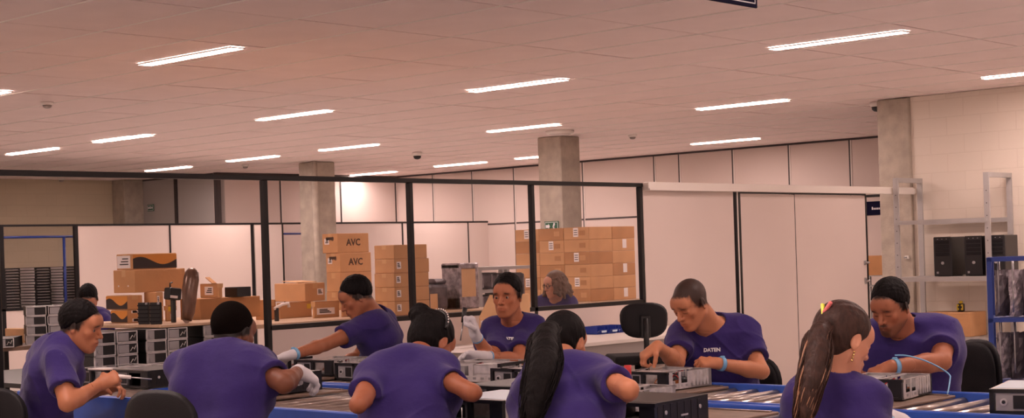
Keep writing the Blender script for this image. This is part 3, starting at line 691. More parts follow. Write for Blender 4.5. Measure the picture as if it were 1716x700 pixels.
MB().b(-.012,.012,-.015,.015,0,.10,bev=.003).build('stand',M_dark,r); m=MB(); m.tube([(-.02,0,.095),(.06,0,.125),(.115,0,.13),(.12,0,.10)],.012,n=8); m.build('handle',M_lab,r)
# AVC stack
M_avc=mat('print_brown',(70,44,26),.6)
zz=PT
for k,(yt,yb,xl,xc,xr) in enumerate(((481,513,547,571,624),(448,481,547,571,624),(428-13,448,545,570,623),(383+13,428-13,542,568,621))):
    pass
zb=PT
for k,(xl,xc,xr,hpx) in enumerate(((546,571,624,30),(547,571,624,33),(547,571,624,33),(542,568,621,33))):
    o=box_thing(xl,xc,xr,480-hpx,480,d=13.9,lab='%s box of the AVC stack behind the glass'%('bottom','second','third, AVC printed','topmost, AVC printed')[k],group='stack of AVC boxes',labels=(('L',.3,.6,.3,.3),('L',.5,.75,.5,.14,M_avc)) if k>1 else ())
    o.location.z=zb; zb+=o['_h']+.001
    if k>1:
        text_mb('AVC',.085,M_avc,'lettering',o,Matrix.Translation((0,-o['_l']/2-.001,o['_h']*.52))@Matrix.Rotation(PI/2,4,'X'),bold=.002)
        text_mb('AVC',.05,M_avc,'lettering',o,Matrix.Translation((-o['_w']/2-.001,0,o['_h']*.72))@Matrix.Rotation(-PI/2,4,'Z')@Matrix.Rotation(PI/2,4,'X'),bold=.001)
zb=PT
for k in range(5):
    o=box_thing(629,663,722-3*(k==4),500,524,d=12.0,lab='%s box of the tall stack beside the second black post'%('bottom','second','middle','fourth','topmost')[k],group='tall stack beside the second post',labels=(('R',.12,.55,.12,.5),) if k<4 else ())
    o.location.z=zb; zb+=o['_h']+.001; o.location.x+=random.uniform(-.01,.01)
# big stack in front of the free standing column
c=atd(990,505,17.3); bw=.415; bh=.139; bl=.37
r=thing('pallet_stand','wooden stand under the wide wall of boxes by the column','stand',(c.x+.4,c.y+.55,0))
MB().b(-.45,.45,-.6,.62,c.z-.06,c.z-.002).build('deck',M_wood,r)
for sx in (-.4,.4):
    for sy in (-.55,.57): MB().b(sx-.04,sx+.04,sy-.04,sy+.04,0,c.z-.06).build('leg',M_wood,r)
lab_at={(4,1):1,(3,0):1,(3,2):1,(2,1):1,(1,2):1,(0,2):1,(5,1):1}; base=None; proto={}
rown=('bottom','second','third','fourth','fifth','sixth')
for k in range(6):
    for i in range(3):
        for j in range(2):
            if i>0 and j>0: continue
            if k==5 and 0: continue
            if (k,i,j)==(4,1,0): pass
            has=((k*3+i)%4==1) or (k%2==1 and i==0 and j==0); hr=(k%2==0 and j==1)
            key=(has,hr,(k+i+j)%3==0)
            if key not in proto:
                o=empty('cardboard_box'); MB().b(-bw/2+.002,bw/2-.002,-bl/2+.002,bl/2-.002,0,bh-.002,bev=.003).build('box_body',M_card2 if key[2] else M_card,o)
                MB().b(-bw/2,bw/2,-.02,.02,bh-.002,bh-.0012).build('packing_tape',M_tape,o)
                if has:
                    q=MB().b(-bw/2-.001,-bw/2+.002,-.03,.04,.03,.13).build('label',M_lab,o); m=MB()
                    for z in (.05,.075,.1): m.b(-bw/2-.002,-bw/2-.001,-.02,.03,z,z+.008)
                    m.build('printed_lines',M_prn,q)
                if hr: MB().b(-.02,.05,-bl/2-.001,-bl/2+.002,.03,.13).build('label',M_lab,o)
                MB().b(-bw/2-.0006,-bw/2+.002,-bl*.35,-bl*.12,.045,.1).build('faint_print',M_card2 if not key[2] else M_card,o)
                proto[key]=o
            else: o=copy_tree(proto[key])
            o.location=(c.x+bw/2+j*bw+random.uniform(-.0012,.0012),c.y+bl/2+i*bl+random.uniform(-.0012,.0012),c.z+k*bh)
            side='at the corner' if (i,j)==(0,0) else 'on the right wing' if j else ('middle of the left face' if i==1 else 'at the far left end')
            tag(o,'%s row box %s of the box wall by the column'%(rown[k],side),'box','wide wall of boxes by the column')
# grey rack and foil wrapped goods behind the third pane
p=atd(802,512,14.0); r=thing('metal_rack','low grey metal rack with dark goods behind the third glass pane','rack',(p.x,p.y,0))
def rx(px,y=p.y): return onY(px,480,y).x-p.x
tz=1.375; 
for x in (0.02,rx(850),rx(893)): 
    for y in (0,.4): MB().b(x-.018,x+.018,y-.018,y+.018,0,tz).build('post',M_grey,r)
for z,x1 in ((tz,rx(893)),(1.17,rx(850)),(.95,rx(893)),(.4,rx(893))): MB().b(0,x1,-.02,.42,z-.03,z).build('shelf',M_grey,r)
for i,(a,b,z,h) in enumerate(((808,846,.95,.17),(856,888,.95,.36),(808,846,1.17,.15))):
    xx0,xx1=rx(a)+p.x,rx(b)+p.x; q=thing('wrapped_bundle',('dark wrapped bundle on the middle shelf of the low grey rack','dark upright bundle in the right bay of the low grey rack','dark wrapped bundle on the upper shelf of the low grey rack')[i],'bundle',((xx0+xx1)/2,p.y+.2,z+.001),0,'dark bundles in the low grey rack')
    m=MB(); m.box((0,0,h/2),(xx1-xx0,.3,h),bev=.03,seg=2); m.build('wrapping',M_foild,q)
    m=MB(); 
    for s in (-.3,.1,.35): m.box((s*(xx1-xx0),-.152,h*.5),(.012,.004,h*.8),(0,.15*s,0))
    m.build('highlight_strap',M_foil,q)  # narrow strips of paler foil down the front of the bundle
fz=onz(777,517,PT); X2,Y2=fz.x-.1,fz.y+.05
q=thing('foil_wrapped_box','tall box wrapped in shiny foil behind the second glass pane','box',(X2+.12,Y2,PT+.001)); 
MB().box((0,0,.19),(.20,.20,.38),bev=.01).build('box_body',M_cardl,q); m=MB()
for c_,s_ in (((-.100,0,.19),(.03,.22,.38)),((.100,0,.19),(.03,.22,.38)),((0,-.0,.36),(.23,.23,.05)),((0,0,.05),(.23,.23,.10))): m.box(c_,s_,bev=.01)
m.build('foil_wrapping',M_foil,q)
q=thing('foil_wrapped_box','lower crumpled foil wrapped pack beside the tall boxes behind the glass','box',(X2-.19,Y2+.04,PT+.001)); m=MB(); m.box((0,0,.11),(.2,.22,.22),bev=.03,seg=2); m.box((.03,0,.235),(.16,.18,.05),bev=.02); m.build('foil_wrapping',M_foild,q)
MB().b(-.13,-.05,-.125,-.12,.0,.14).build('label',M_cardl,q)
# ---- benches along the partition ----
r=thing('work_bench','long white bench along the glazed partition','bench',(9.7,8.08,0)); BT=.80
MB().b(-1.85,1.5,-.62,.33,BT-.03,BT,bev=.004).build('bench_top',M_bench,r); MB().b(-1.85,1.5,-.60,-.58,BT-.14,BT-.03).build('front_apron',M_edge,r)
for sx in (-1.8,-.2,1.45):
    for sy in (-.55,.28): MB().b(sx-.02,sx+.02,sy-.02,sy+.02,0,BT-.03).build('leg',M_grey,r)
def onbench(px,py): p=onz(px,py,BT); return p
for i,px in enumerate((990,1008,1026)):
    p=onY(px,552,8.22); q=thing('parts_bin','%s blue open parts bin on the white bench'%('leftmost','middle','rightmost')[i],'bin',(p.x,8.2,BT),0,'blue parts bins on the bench'); m=MB(); w,l,h=.052,.09,.062
    m.b(-w,w,-l,l,0,.004); m.b(-w,-w+.004,-l,l,0,h); m.b(w-.004,w,-l,l,0,h); m.b(-w,w,l-.004,l,0,h); m.prism([(-l,0),(-l-.03,h*.62),(-l-.026,h*.62),(-l+.004,0)],'x',-w,w); m.build('bin_body',M_bin,q)
    MB().b(-w*.6,w*.6,-l-.034,-l-.030,h*.25,h*.5).build('label',M_ltblue,q); m=MB()
    for k in range(7): m.sph((random.uniform(-.035,.035),random.uniform(-.06,.06),.014),.012,n=5)
    tag(m.build('small_parts',M_psu,q),None,kind='stuff')
q=box_thing(803,806,842,532,578,d=11.8,lab='cardboard box with white paper on the bench behind the raised glove',m_=M_cardl,labels=(('R',.2,.6,.35,.6),),tape=False)
w,l,h=q['_w'],q['_l'],q['_h']
m=MB(); m.prism([(-w/2,0),(w/2,0),(w/2,.16),(w*.05,.17)],'y',l/2-.006,l/2,); o=m.build('flap',M_cardl,q); o.location.z=h
q2=box_thing(868,872,891,492,574,d=11.95,lab='pale cardboard box right behind the ear of the man looking at the camera',m_=M_cardl,tape=False)
p=onY(815,562,8.0); r=thing('black_tool_bag','black tool bag with a yellow pencil beside the man who looks at the camera','bag',(p.x-.02,p.y-.05,BT)); m=MB(); m.box((0,0,.05),(.22,.14,.10),bev=.03,seg=2); m.build('bag_body',M_seatf,r); MB().cyl((-.1,-.08,.12),(-.03,-.06,.045),.006).build('pencil',mat('pencil_yellow',(228,190,90),.4),r)
for i,(px,py) in enumerate(((780,8.1),(772,7.75))):
    p=onY(px,560,py); r=thing('paper_sheet','%s white paper sheet on the bench behind the white glove'%('upper','lower')[i],'paper',(p.x,p.y,BT+.0005+.001*i),.1*i,'paper sheets on the bench'); MB().box((0,0,.0006),(.30,.21,.0008)).build('sheet',M_lab,r)
# ---- grey shelf unit by the block wall ----
XS0,XS1,YS0,YS1=15.28,15.84,onX(1652,300,15.28).y,onX(1500,300,15.28).y
r=thing('shelf_unit','grey steel shelf unit standing against the white block wall','shelf',((XS0+XS1)/2,(YS0+YS1)/2,0)); hx,hy=(XS1-XS0)/2,(YS1-YS0)/2
for sy in (-1,1):
    m=MB()
    for sx in (-1,1): m.b(sx*hx-.022*(sx>0)-.0,sx*hx+.022*(sx<0),sy*hy-.03,sy*hy+.03,0,2.18)
    m.b(-hx+.023,hx-.023,sy*hy-.029,sy*hy+.029,2.13,2.179); m.b(-hx,hx,sy*hy-.02,sy*hy+.02,.15,.19)
    for k in range(14): m.cyl((-hx-.001,sy*hy,.3+k*.13),(-hx+.002,sy*hy,.3+k*.13),.006,n=6,mi=1)
    m.build('end_frame',[M_grey,M_dark],r)
for z in (1.71,1.10,.46,.12):
    m=MB()
    if z==1.71:
        for sx in (-1,1): m.b(sx*hx-.02,sx*hx+.02,-hy,hy,z-.045,z)
    else: m.b(-hx,hx,-hy,hy,z-.008,z); m.b(-hx-.004,-hx+.012,-hy,hy,z-.05,z); m.b(hx-.012,hx,-hy,hy,z-.05,z)
    m.build('shelf',M_grey,r)
GT='black computer towers on the grey shelf'
def tower():
    r=empty('computer_tower'); w,d,h=.095,.20,.42
    MB().b(-w,w,-d,d,.008,h,bev=.004).build('tower_body',M_dark,r)
    m=MB(); m.b(-w-.002,w+.002,-d-.03,-d,.004,h+.002,bev=.008); f=m.build('front_panel',M_bez,r)
    m=MB()
    for k in range(4): m.b(-w*.82,w*.82,-d-.0335,-d-.029,h-.075-k*.042,h-.040-k*.042,bev=.002)
    m.build('drive_cover',M_fab,f)
    MB().cyl((0,-d-.036,h*.34),(0,-d-.028,h*.34),.016).build('power_button',M_psu,f)
    MB().box((-w*.6,-d-.032,h*.1),(.022,.002,.022)).build('sticker',M_psu,f)
    m=MB()
    for s in (-1,0,1): m.box((s*w*.5,-d-.032,h-.022),(.012,.002,.006))
    m.build('indicator',M_psu,f)
    for sy in (-.15,.15): MB().b(-w*.8,w*.8,d*sy*5-.015,d*sy*5+.015,0,.01).build('foot',M_dark,r)
    return r
T0=tower()
for i,(px,lb) in enumerate(((1583,'left black computer tower on the grey shelf'),(1635,'right black computer tower on the grey shelf, partly behind a post'),(1672,'third dark computer tower behind the right end frame of the grey shelf'))):
    o=T0 if i==0 else copy_tree(T0); yy=onX(px,440,15.42).y; o.location=(15.55,yy,1.1005); o.rotation_euler=(0,0,-PI/2+.12); tag(o,lb,'computer',GT)
def pboxX(ya,yb_,x0,w,z,h,lab,labels=(),m_=None,**k):
    r=thing('cardboard_box',lab,'box',(x0+w/2,(ya+yb_)/2,z),0,k.get('group')); l=abs(ya-yb_)
    MB().b(-w/2,w/2,-l/2,l/2,0,h,bev=.004).build('box_body',m_ or M_card,r); MB().b(-.025,.025,-l/2-.001,l/2+.001,h-.001,h+.0008).build('packing_tape',M_tape,r)
    if labels: 
        q=MB().b(-w/2-.002,-w/2,-l*.02-.06,-l*.02+.05,h*.35,h*.75).build('label',M_lab,r); m=MB()
        for z_ in (.42,.52,.62): m.b(-w/2-.003,-w/2-.002,-l*.02-.04,-l*.02+.03,h*z_,h*z_+.012)
        m.build('printed_lines',M_prn,q)
    return r
bxs=pboxX(onX(1543,545,15.3).y,onX(1625,545,15.3).y,15.31,.38,.461,.255,'wide cardboard box with one white label on the grey shelf behind the bearded man',labels=1)
pboxX(onX(1590,600,15.3).y,onX(1622,600,15.3).y,15.32,.3,.121,.26,'brown box on the bottom level of the grey shelf, behind the black chair',m_=M_card2)
pboxX(onX(1628,640,14.9).y,onX(1661,640,14.9).y,14.85,.35,0,.18,'low box on the floor between chair and blue rack',m_=M_card)
pboxX(onX(1626,620,15.3).y,onX(1643,620,15.3).y,15.30,.3,.121,.16,'dark open box under the grey shelf left of the blue rack',m_=M_card2)
M_yel=mat('yellow_plastic',(214,186,50),.4)
yy=onX(1614,510,15.55).y; r=thing('yellow_black_tool','small yellow and black tool standing on the wide box on the grey shelf','tool',(15.5,yy,.461+.2555))
MB().box((0,0,.045),(.05,.07,.09),bev=.01).build('tool_body',M_dark,r)
m=MB()
for s in (-1,1): m.cyl((-.028,s*.022,.03),(-.02,s*.022,.03),.012,mi=0); m.cyl((-.028,s*.02,.07),(-.02,s*.02,.07),.010,mi=0); m.box((-.026,s*.03,.05),(.006,.012,.06))
m.box((0,0,.102),(.04,.03,.03),bev=.006); m.build('yellow_ring',M_yel,r)
yy=onX(1608,575,15.83).y; r=thing('wall_bracket','dark hinge like bracket on the block wall below the wide box','bracket',(XB,yy,.385)); MB().b(-.03,0,-.05,.05,-.06,.04,bev=.005).build('plate',M_dark,r)
for s in (-1,1):
    for z in (-.03,.02): MB().cyl((-.036,s*.03,z),(-.028,s*.03,z),.008,n=8).build('bolt',M_psu,r)
# box on a rack seen through the doorway
p=atd(1470,480,18.5); r=thing('wire_rack','thin wire rack seen through the doorway beside the column','rack',(p.x,p.y,0)); zz=1.47-(461-409)/FPX*18.5
for sx in (-.2,.2):
    for sy in (-.2,.2): MB().cyl((sx,sy,0),(sx,sy,zz),.012,n=8).build('post',M_grey,r)
for z in (zz,zz-.12,zz-.4): MB().b(-.21,.21,-.21,.21,z-.012,z-.001).build('shelf',M_grey,r)
r=thing('cardboard_box','cardboard box on the wire rack seen through the doorway','box',(p.x,p.y,zz)); MB().b(-.19,.19,-.2,.2,0,.23,bev=.004).build('box_body',M_card2,r); MB().box((-.05,-.202,.12),(.1,.003,.1)).build('tape_patch',M_tape,r)
p=onX(1521,431,15.86); r=thing('mounted_catch','small white catch on the concrete column at the right','catch',(15.858,p.y,p.z)); MB().box((-.012,0,0),(.022,.05,.035),bev=.004).build('plate',M_white,r); MB().cyl((-.02,0,0),(-.05,.02,0),.009).build('pin',M_steel,r)
# ---- blue rack with hanging foil bags, right edge ----
p=atd(1661,560,11.3); r=thing('blue_rack','blue steel rack with hanging grey wrapped goods at the right edge','rack',(p.x,p.y,0)); W_=.75;D_=.5
rot=-AZ+PI/2+.0; r.rotation_euler=(0,0,math.atan2(RT.y,RT.x)-.33)
Zr=[1.345,.905,.445]
for x in (0,W_):
    for y in (0,D_): MB().b(x-.018,x+.018,y-.018,y+.018,0,Zr[0]).build('post',M_blued,r)
for z in Zr:
    m=MB(); m.b(-.018,W_+.018,-.018,.018,z-.03,z); m.b(-.018,W_+.018,D_-.018,D_+.018,z-.03,z); m.b(-.018,.018,0,D_,z-.03,z); m.b(W_-.018,W_+.018,0,D_,z-.03,z)
    if z<1.3: m.b(0,W_,0,D_,z-.012,z-.004)
    m.build('shelf',M_blued,r)
m=MB(); m.prism([(-.018,.22),(W_,.22),(W_,.415),(-.018,.415)],'y',-.012,.0); m.build('lower_panel',M_blued,r)
for z in (Zr[0],Zr[1]):
    for k in range(7): 
        for y in (.03,.47): MB().cyl((.06+k*.1,y,z-.40),(.06+k*.1,y,z-.01),.005,n=6).build('wire_divider',M_steel,r)
bagp=None
def bag(seed):
    rs=random.Random(seed); m=MB(); H_,W2,T_=.34,.22,.016; nu,nz=8,9
    G=[]
    for s in (-1,1):
        g=[]
        for j in range(nz+1):
            row=[]
            for i in range(nu+1):
                u=i/nu-.5; v=j/nz; e=(1-(2*abs(u))**3)*(1-(2*abs(v-.5))**4)
                row.append(m.bm.verts.new((s*(T_*e+.002)+rs.uniform(-.007,.007)+.02*math.sin(v*4+seed)*.5,u*W2*(1-.12*v+rs.uniform(-.02,.02)),v*H_+rs.uniform(-.004,.004))))
            g.append(row)
        G.append(g)
        for j in range(nz):
            for i in range(nu): m.bm.faces.new((g[j][i],g[j][i+1],g[j+1][i+1],g[j+1][i]))
    o=m.build('foil_bag',M_foil if seed%2 else M_foild); return o
for lv,z in enumerate((Zr[1]-.0025,Zr[2]-.0025)):
    for k in range(6):
        o=bag(k+lv*3); loc=r.matrix_basis@Vector((.075+k*.1+.02*(k%2),.25,z)) if False else Matrix.Translation(r.location)@Matrix.Rotation(r.rotation_euler.z,4,'Z')@ Vector((.11+k*.1,.25,z+.006))
        o.location=loc; o.rotation_euler=(0,0,r.rotation_euler.z-.85+random.uniform(-.06,.06)); tag(o,'%s grey foil bag from the post, %s level of the blue rack'%(('first','second','third','fourth','fifth','sixth')[k],('middle','lowest')[lv]),'bag','grey foil bags in the blue rack')
# ---- stacks of thin trays behind the black framed window ----
def blue_frame(px0,px1,pv,ytop,Y,lab):
    a,b,v=onY(px0,ytop,Y),onY(px1,ytop,Y),onY(pv,ytop,Y); r=thing('blue_rack',lab,'frame',(v.x,Y,0))
    MB().cyl((0,0,0),(0,0,a.z),.022,n=10).build('post',M_blued,r); MB().cyl((a.x-v.x,0,a.z),(b.x-v.x,0,a.z),.018,n=10).build('top_bar',M_blued,r)
    MB().cyl((a.x-v.x,0,0),(a.x-v.x,0,a.z),.022,n=10).build('post',M_blued,r)
blue_frame(-20,127,107,398,20.6,'blue frame of a rack behind the black framed window at the left')
blue_frame(447,520,510,392,20.7,'blue frame seen behind the glass left of the AVC boxes')
Yt=20.9; r=thing('tray_table','dark table behind the black framed window','table',(onY(60,500,Yt).x,Yt+.15,0)); zt_=.93
MB().b(-1.0,.75,-.3,.3,zt_-.03,zt_).build('table_top',M_dark,r)
for sx in (-.95,.7): MB().b(sx-.03,sx+.03,-.28,.28,0,zt_-.03).build('leg',M_dark,r)
tp=None
for s,(pl,pm,pr) in enumerate(((-20,8,36),(36,60,82),(82,108,128))):
    c=onY(pm,500,Yt); x1=onY(pr,500,Yt).x; y1=onX(pl,500,c.x).y; w_,l_=x1-c.x-.006,min(y1-Yt,.55)-.01
    for k in range(14):
        if tp is None:
            tp=empty('storage_tray'); MB().b(0,w_,0,l_,0,.040,bev=.003).build('tray_body',M_dark,tp); m=MB(); m.b(-.004,0,.02,l_-.02,.005,.033); m.b(0.03,w_-.03,-.002,0,.010,.014); m.build('pale_edge',M_lab,tp); o=tp
        else: o=copy_tree(tp)
        o.location=(c.x+random.uniform(-.006,.006),Yt+random.uniform(-.004,.004),zt_+k*.0425); tag(o,'%s tray of the %s stack behind the black framed window'%(('bottom','second','third','fourth','fifth','sixth','seventh','eighth','ninth','tenth','eleventh','twelfth','next to topmost','topmost')[k],('leftmost','middle','rightmost')[s]),'tray','thin dark trays behind the black framed window')
# box on left table
bl_=box_thing(8,38,55,536,560,d=13.05,lab='cardboard box with pale side at the left edge behind the stack of cases',labels=(('R',.5,.5,.7,.7),),m_=M_cardl)
bl_.location.z=.8705
# ================= PEOPLE =================
import openvdb
def V(*a): return np.array(a,dtype=np.float64)
def nv(v): v=np.array(v,dtype=np.float64); return v/max(np.linalg.norm(v),1e-9)
def A(v): return np.array([v[0],v[1],v[2]],dtype=np.float64)
class SDF:
    """ordered list of rounded shapes blended smoothly; meshed by isosurface"""
    def __init__(s): s.p=[]
    def cone(s,a,b,r1,r2=None,k=.02,op=0): s.p.append(('c',A(a),A(b),r1,r1 if r2 is None else r2,k,op)); return s
    def ell(s,c,r,R=None,k=.02,op=0): s.p.append(('e',A(c),np.array(r,float),np.eye(3) if R is None else R,0,k,op)); return s
    def plane(s,c,n,k=.004): s.p.append(('p',A(c),nv(n),0,0,k,1)); return s     # removes the side n points to
    def box(s,c,h,R,rd,k=.01,op=0): s.p.append(('b',A(c),np.array(h,float),R,rd,k,op)); return s
    def copy(s): t=SDF(); t.p=list(s.p); return t
    def ext(s):
        lo=[];hi=[]
        for q in s.p:
            if q[6]!=0: continue
            if q[0]=='c': r=max(q[3],q[4]); lo.append(np.minimum(q[1],q[2])-r); hi.append(np.maximum(q[1],q[2])+r)
            elif q[0]=='e': r=q[2].max(); lo.append(q[1]-r); hi.append(q[1]+r)
            elif q[0]=='b': r=np.linalg.norm(q[2])+q[4]; lo.append(q[1]-r); hi.append(q[1]+r)
        return np.min(lo,0)-.02,np.max(hi,0)+.02
    def field(s,lo,hi,h,noise=None):
        n=np.ceil((hi-lo)/h).astype(int)+1
        D=np.full(n,.5,dtype=np.float32)
        ax=[(lo[i]+h*np.arange(n[i])).astype(np.float32) for i in range(3)]
        for t,a,b,c,d,k,op in s.p:
            mrg=k+.035
            if t=='c': r=max(c,d); l=np.minimum(a,b)-r-mrg; u=np.maximum(a,b)+r+mrg
            elif t=='e': r=b.max(); l=a-r-mrg; u=a+r+mrg
            elif t=='b': r=np.linalg.norm(b)+d; l=a-r-mrg; u=a+r+mrg
            else: l=lo; u=hi
            i0=np.clip(np.floor((l-lo)/h).astype(int),0,n); i1=np.clip(np.ceil((u-lo)/h).astype(int)+1,0,n)
            if (i1<=i0).any(): continue
            X=ax[0][i0[0]:i1[0]][:,None,None]; Y=ax[1][i0[1]:i1[1]][None,:,None]; Z=ax[2][i0[2]:i1[2]][None,None,:]
            if t=='c':
                ab=b-a; L2=max(float(ab@ab),1e-9)
                px,py,pz=X-a[0],Y-a[1],Z-a[2]
                hh=np.clip((px*ab[0]+py*ab[1]+pz*ab[2])/L2,0,1)
                f=np.sqrt((px-hh*ab[0])**2+(py-hh*ab[1])**2+(pz-hh*ab[2])**2)-(c+(d-c)*hh)
            elif t=='e' or t=='b':
                px,py,pz=X-a[0],Y-a[1],Z-a[2]; R=c
                q=[px*R[0,j]+py*R[1,j]+pz*R[2,j] for j in range(3)]
                if t=='e':
                    k0=np.sqrt((q[0]/b[0])**2+(q[1]/b[1])**2+(q[2]/b[2])**2); k1=np.sqrt((q[0]/b[0]**2)**2+(q[1]/b[1]**2)**2+(q[2]/b[2]**2)**2)
                    f=k0*(k0-1)/np.maximum(k1,1e-6)
                else:
                    qa=[np.abs(q[j])-b[j] for j in range(3)]
                    f=np.sqrt(sum(np.maximum(x,0)**2 for x in qa))+np.minimum(np.maximum(np.maximum(qa[0],qa[1]),qa[2]),0)-d
            else: f=(X-a[0])*b[0]+(Y-a[1])*b[1]+(Z-a[2])*b[2]; f=-f   # inside the removed side is negative
            S=D[i0[0]:i1[0],i0[1]:i1[1],i0[2]:i1[2]]
            if op==0: hk=np.maximum(k-np.abs(S-f),0)/k; D[i0[0]:i1[0],i0[1]:i1[1],i0[2]:i1[2]]=np.minimum(S,f)-hk*hk*k*.25
            else: g=-f; hk=np.maximum(k-np.abs(S-g),0)/k; D[i0[0]:i1[0],i0[1]:i1[1],i0[2]:i1[2]]=np.maximum(S,g)+hk*hk*k*.25
        if noise is not None: D+=noise(ax[0][:,None,None],ax[1][None,:,None],ax[2][None,None,:]).astype(np.float32)
        return D
    def mesh(s,h,lo=None,hi=None,noise=None,adapt=0.0):
        e=s.ext(); lo=e[0] if lo is None else A(lo); hi=e[1] if hi is None else A(hi)
        D=s.field(lo,hi,h,noise)
        g=openvdb.FloatGrid(.5); g.copyFromArray(np.clip(D,-.5,.5)); P,T,Q=g.convertToPolygons(isovalue=0,adaptivity=adapt)
        return P*h+lo,T,Q
NFLIP=True
def mk(name,parts,mt,parent=None,col=None):
    V_=[];F_=[];off=0
    for P,T,Q in parts:
        V_.append(P); 
        F_+= (T[:,::-1]+off).tolist() if len(T) else []
        F_+= (Q[:,::-1]+off).tolist() if len(Q) else []
        off+=len(P)
    V_=np.concatenate(V_)
    me=bpy.data.meshes.new(name); me.from_pydata(V_.tolist(),[],F_); me.update()
    if NFLIP: me.flip_normals()
    me.polygons.foreach_set('use_smooth',[True]*len(me.polygons)); me.materials.append(mt)
    if col is not None:
        a=me.color_attributes.new('Col','FLOAT_COLOR','POINT'); c=col(V_); c=np.concatenate([c,np.ones((len(c),1))],1).astype(np.float32); a.data.foreach_set('color',c.ravel())
    o=bpy.data.objects.new(name,me); COL.objects.link(o)
    if parent: o.parent=parent; o.matrix_parent_inverse=Matrix.Identity(4)
    return o
M_skin=mat('skin',(200,140,105),.5,attr='Col',var=.05,vscale=25,bump=.12,bscale=350,spec=.35,sss=.05)
M_shirt=mat('navy_cotton',(54,43,102),.92,var=.08,vscale=14,bump=.5,bscale=16,sheen=.15,spec=.12)
M_jean=mat('dark_denim',(38,42,64),.9,bump=.3,bscale=300); M_shoe=mat('black_leather',(25,24,26),.5)
M_hairb=mat('black_hair',(15,11,12),.6,var=.5,vscale=60,bump=.8,bscale=90,stretch=(1,1,.25),spec=.12)
M_hairbuzz=mat('cropped_hair',(22,15,13),.85,var=.25,vscale=200,bump=.9,bscale=420,spec=.05)
M_hair2=mat('brown_hair',(58,37,30),.5,spec=.25,var=.5,vscale=70,bump=.6,bscale=90,stretch=(1,1,.3))
M_hair3=mat('light_brown_hair',(98,68,50),.5,var=.4,vscale=60,bump=.6,bscale=90)
M_hblond=mat('blond_streaks',(150,108,80),.45,var=.3,vscale=90)
M_glove=mat('white_glove',(216,212,216),.85,bump=.35,bscale=400); M_band=mat('pale_blue_band',(120,175,215),.5)
M_eye=mat('eyeball',(235,228,222),.15,attr='Col'); M_gold=mat('gold',(225,190,120),.25,.9); M_lensf=mat('spectacle_frame',(30,22,22),.3)
def skincol(base):
    b=np.array(srgb(base)); return b
class Person: pass
def hand_prims(S,w,d,n,side,curl=.5,thumb=.5,infl=0.,spread=.12,sc=1.,point=None):
    """w wrist, d towards fingers, n palm side, side +1 right / -1 left. curl may be 4 values"""
    d=nv(d); n=nv(n-d*(n@d)); s=np.cross(d,n)*side
    cs=curl if isinstance(curl,(list,tuple)) else [curl]*4
    bases=[(.028,.088,.0088),(.0095,.092,.009),(-.0095,.088,.0087),(-.027,.079,.0078)]; lens=[.073,.082,.076,.060]
    for (bs,bl,r),L,c,i in zip(bases,lens,cs,range(4)):
        bs*=sc; bl*=sc; r*=sc; L*=sc
        b=w+s*bs+d*bl; S.cone(w+s*bs*.62+d*.012*sc,b,.0145*sc+infl,.0125*sc+infl,k=.014)
        fd=nv(d+s*spread*(1.2-i*.8)); p=b; ang=0
        for f,a_ in ((.45,.75),(.30,1.05),(.25,.7)):
            ang+=c*a_*1.45; q=p+(fd*math.cos(ang)+n*math.sin(ang))*L*f
            S.cone(p,q,r+infl,r*.90+infl,k=.004 if f<.45 else .008); r*=.93; p=q
    p=w+d*.022*sc+s*.022*sc; t=nv(d*.55+s*.8+n*.3)
    q=p+t*.036*sc; S.cone(p,q,.0155*sc+infl,.0118*sc+infl,k=.014)
    t2=nv(t*(1-.5*thumb)+d*(.5)+n*(.9*thumb)-s*.3*thumb); q2=q+t2*.032*sc; S.cone(q,q2,.0115*sc+infl,.0102*sc+infl,k=.006)
    t3=nv(t2+n*.4*thumb+d*.2-s*.4*thumb); S.cone(q2,q2+t3*.025*sc,.0102*sc+infl,.0085*sc+infl,k=.005)
    S.cone(w,w+d*.045*sc,.0235*sc+infl,.023*sc+infl,k=.02)
def rot_from(fwd,up_hint,roll=0):
    f=nv(fwd); r=nv(np.cross(f,up_hint)); u=np.cross(r,f)
    if roll: c,s_=math.cos(roll),math.sin(roll); r,u=r*c+u*s_,u*c-r*s_
    return np.stack([r,f,u],1)   # columns: right, forward, up
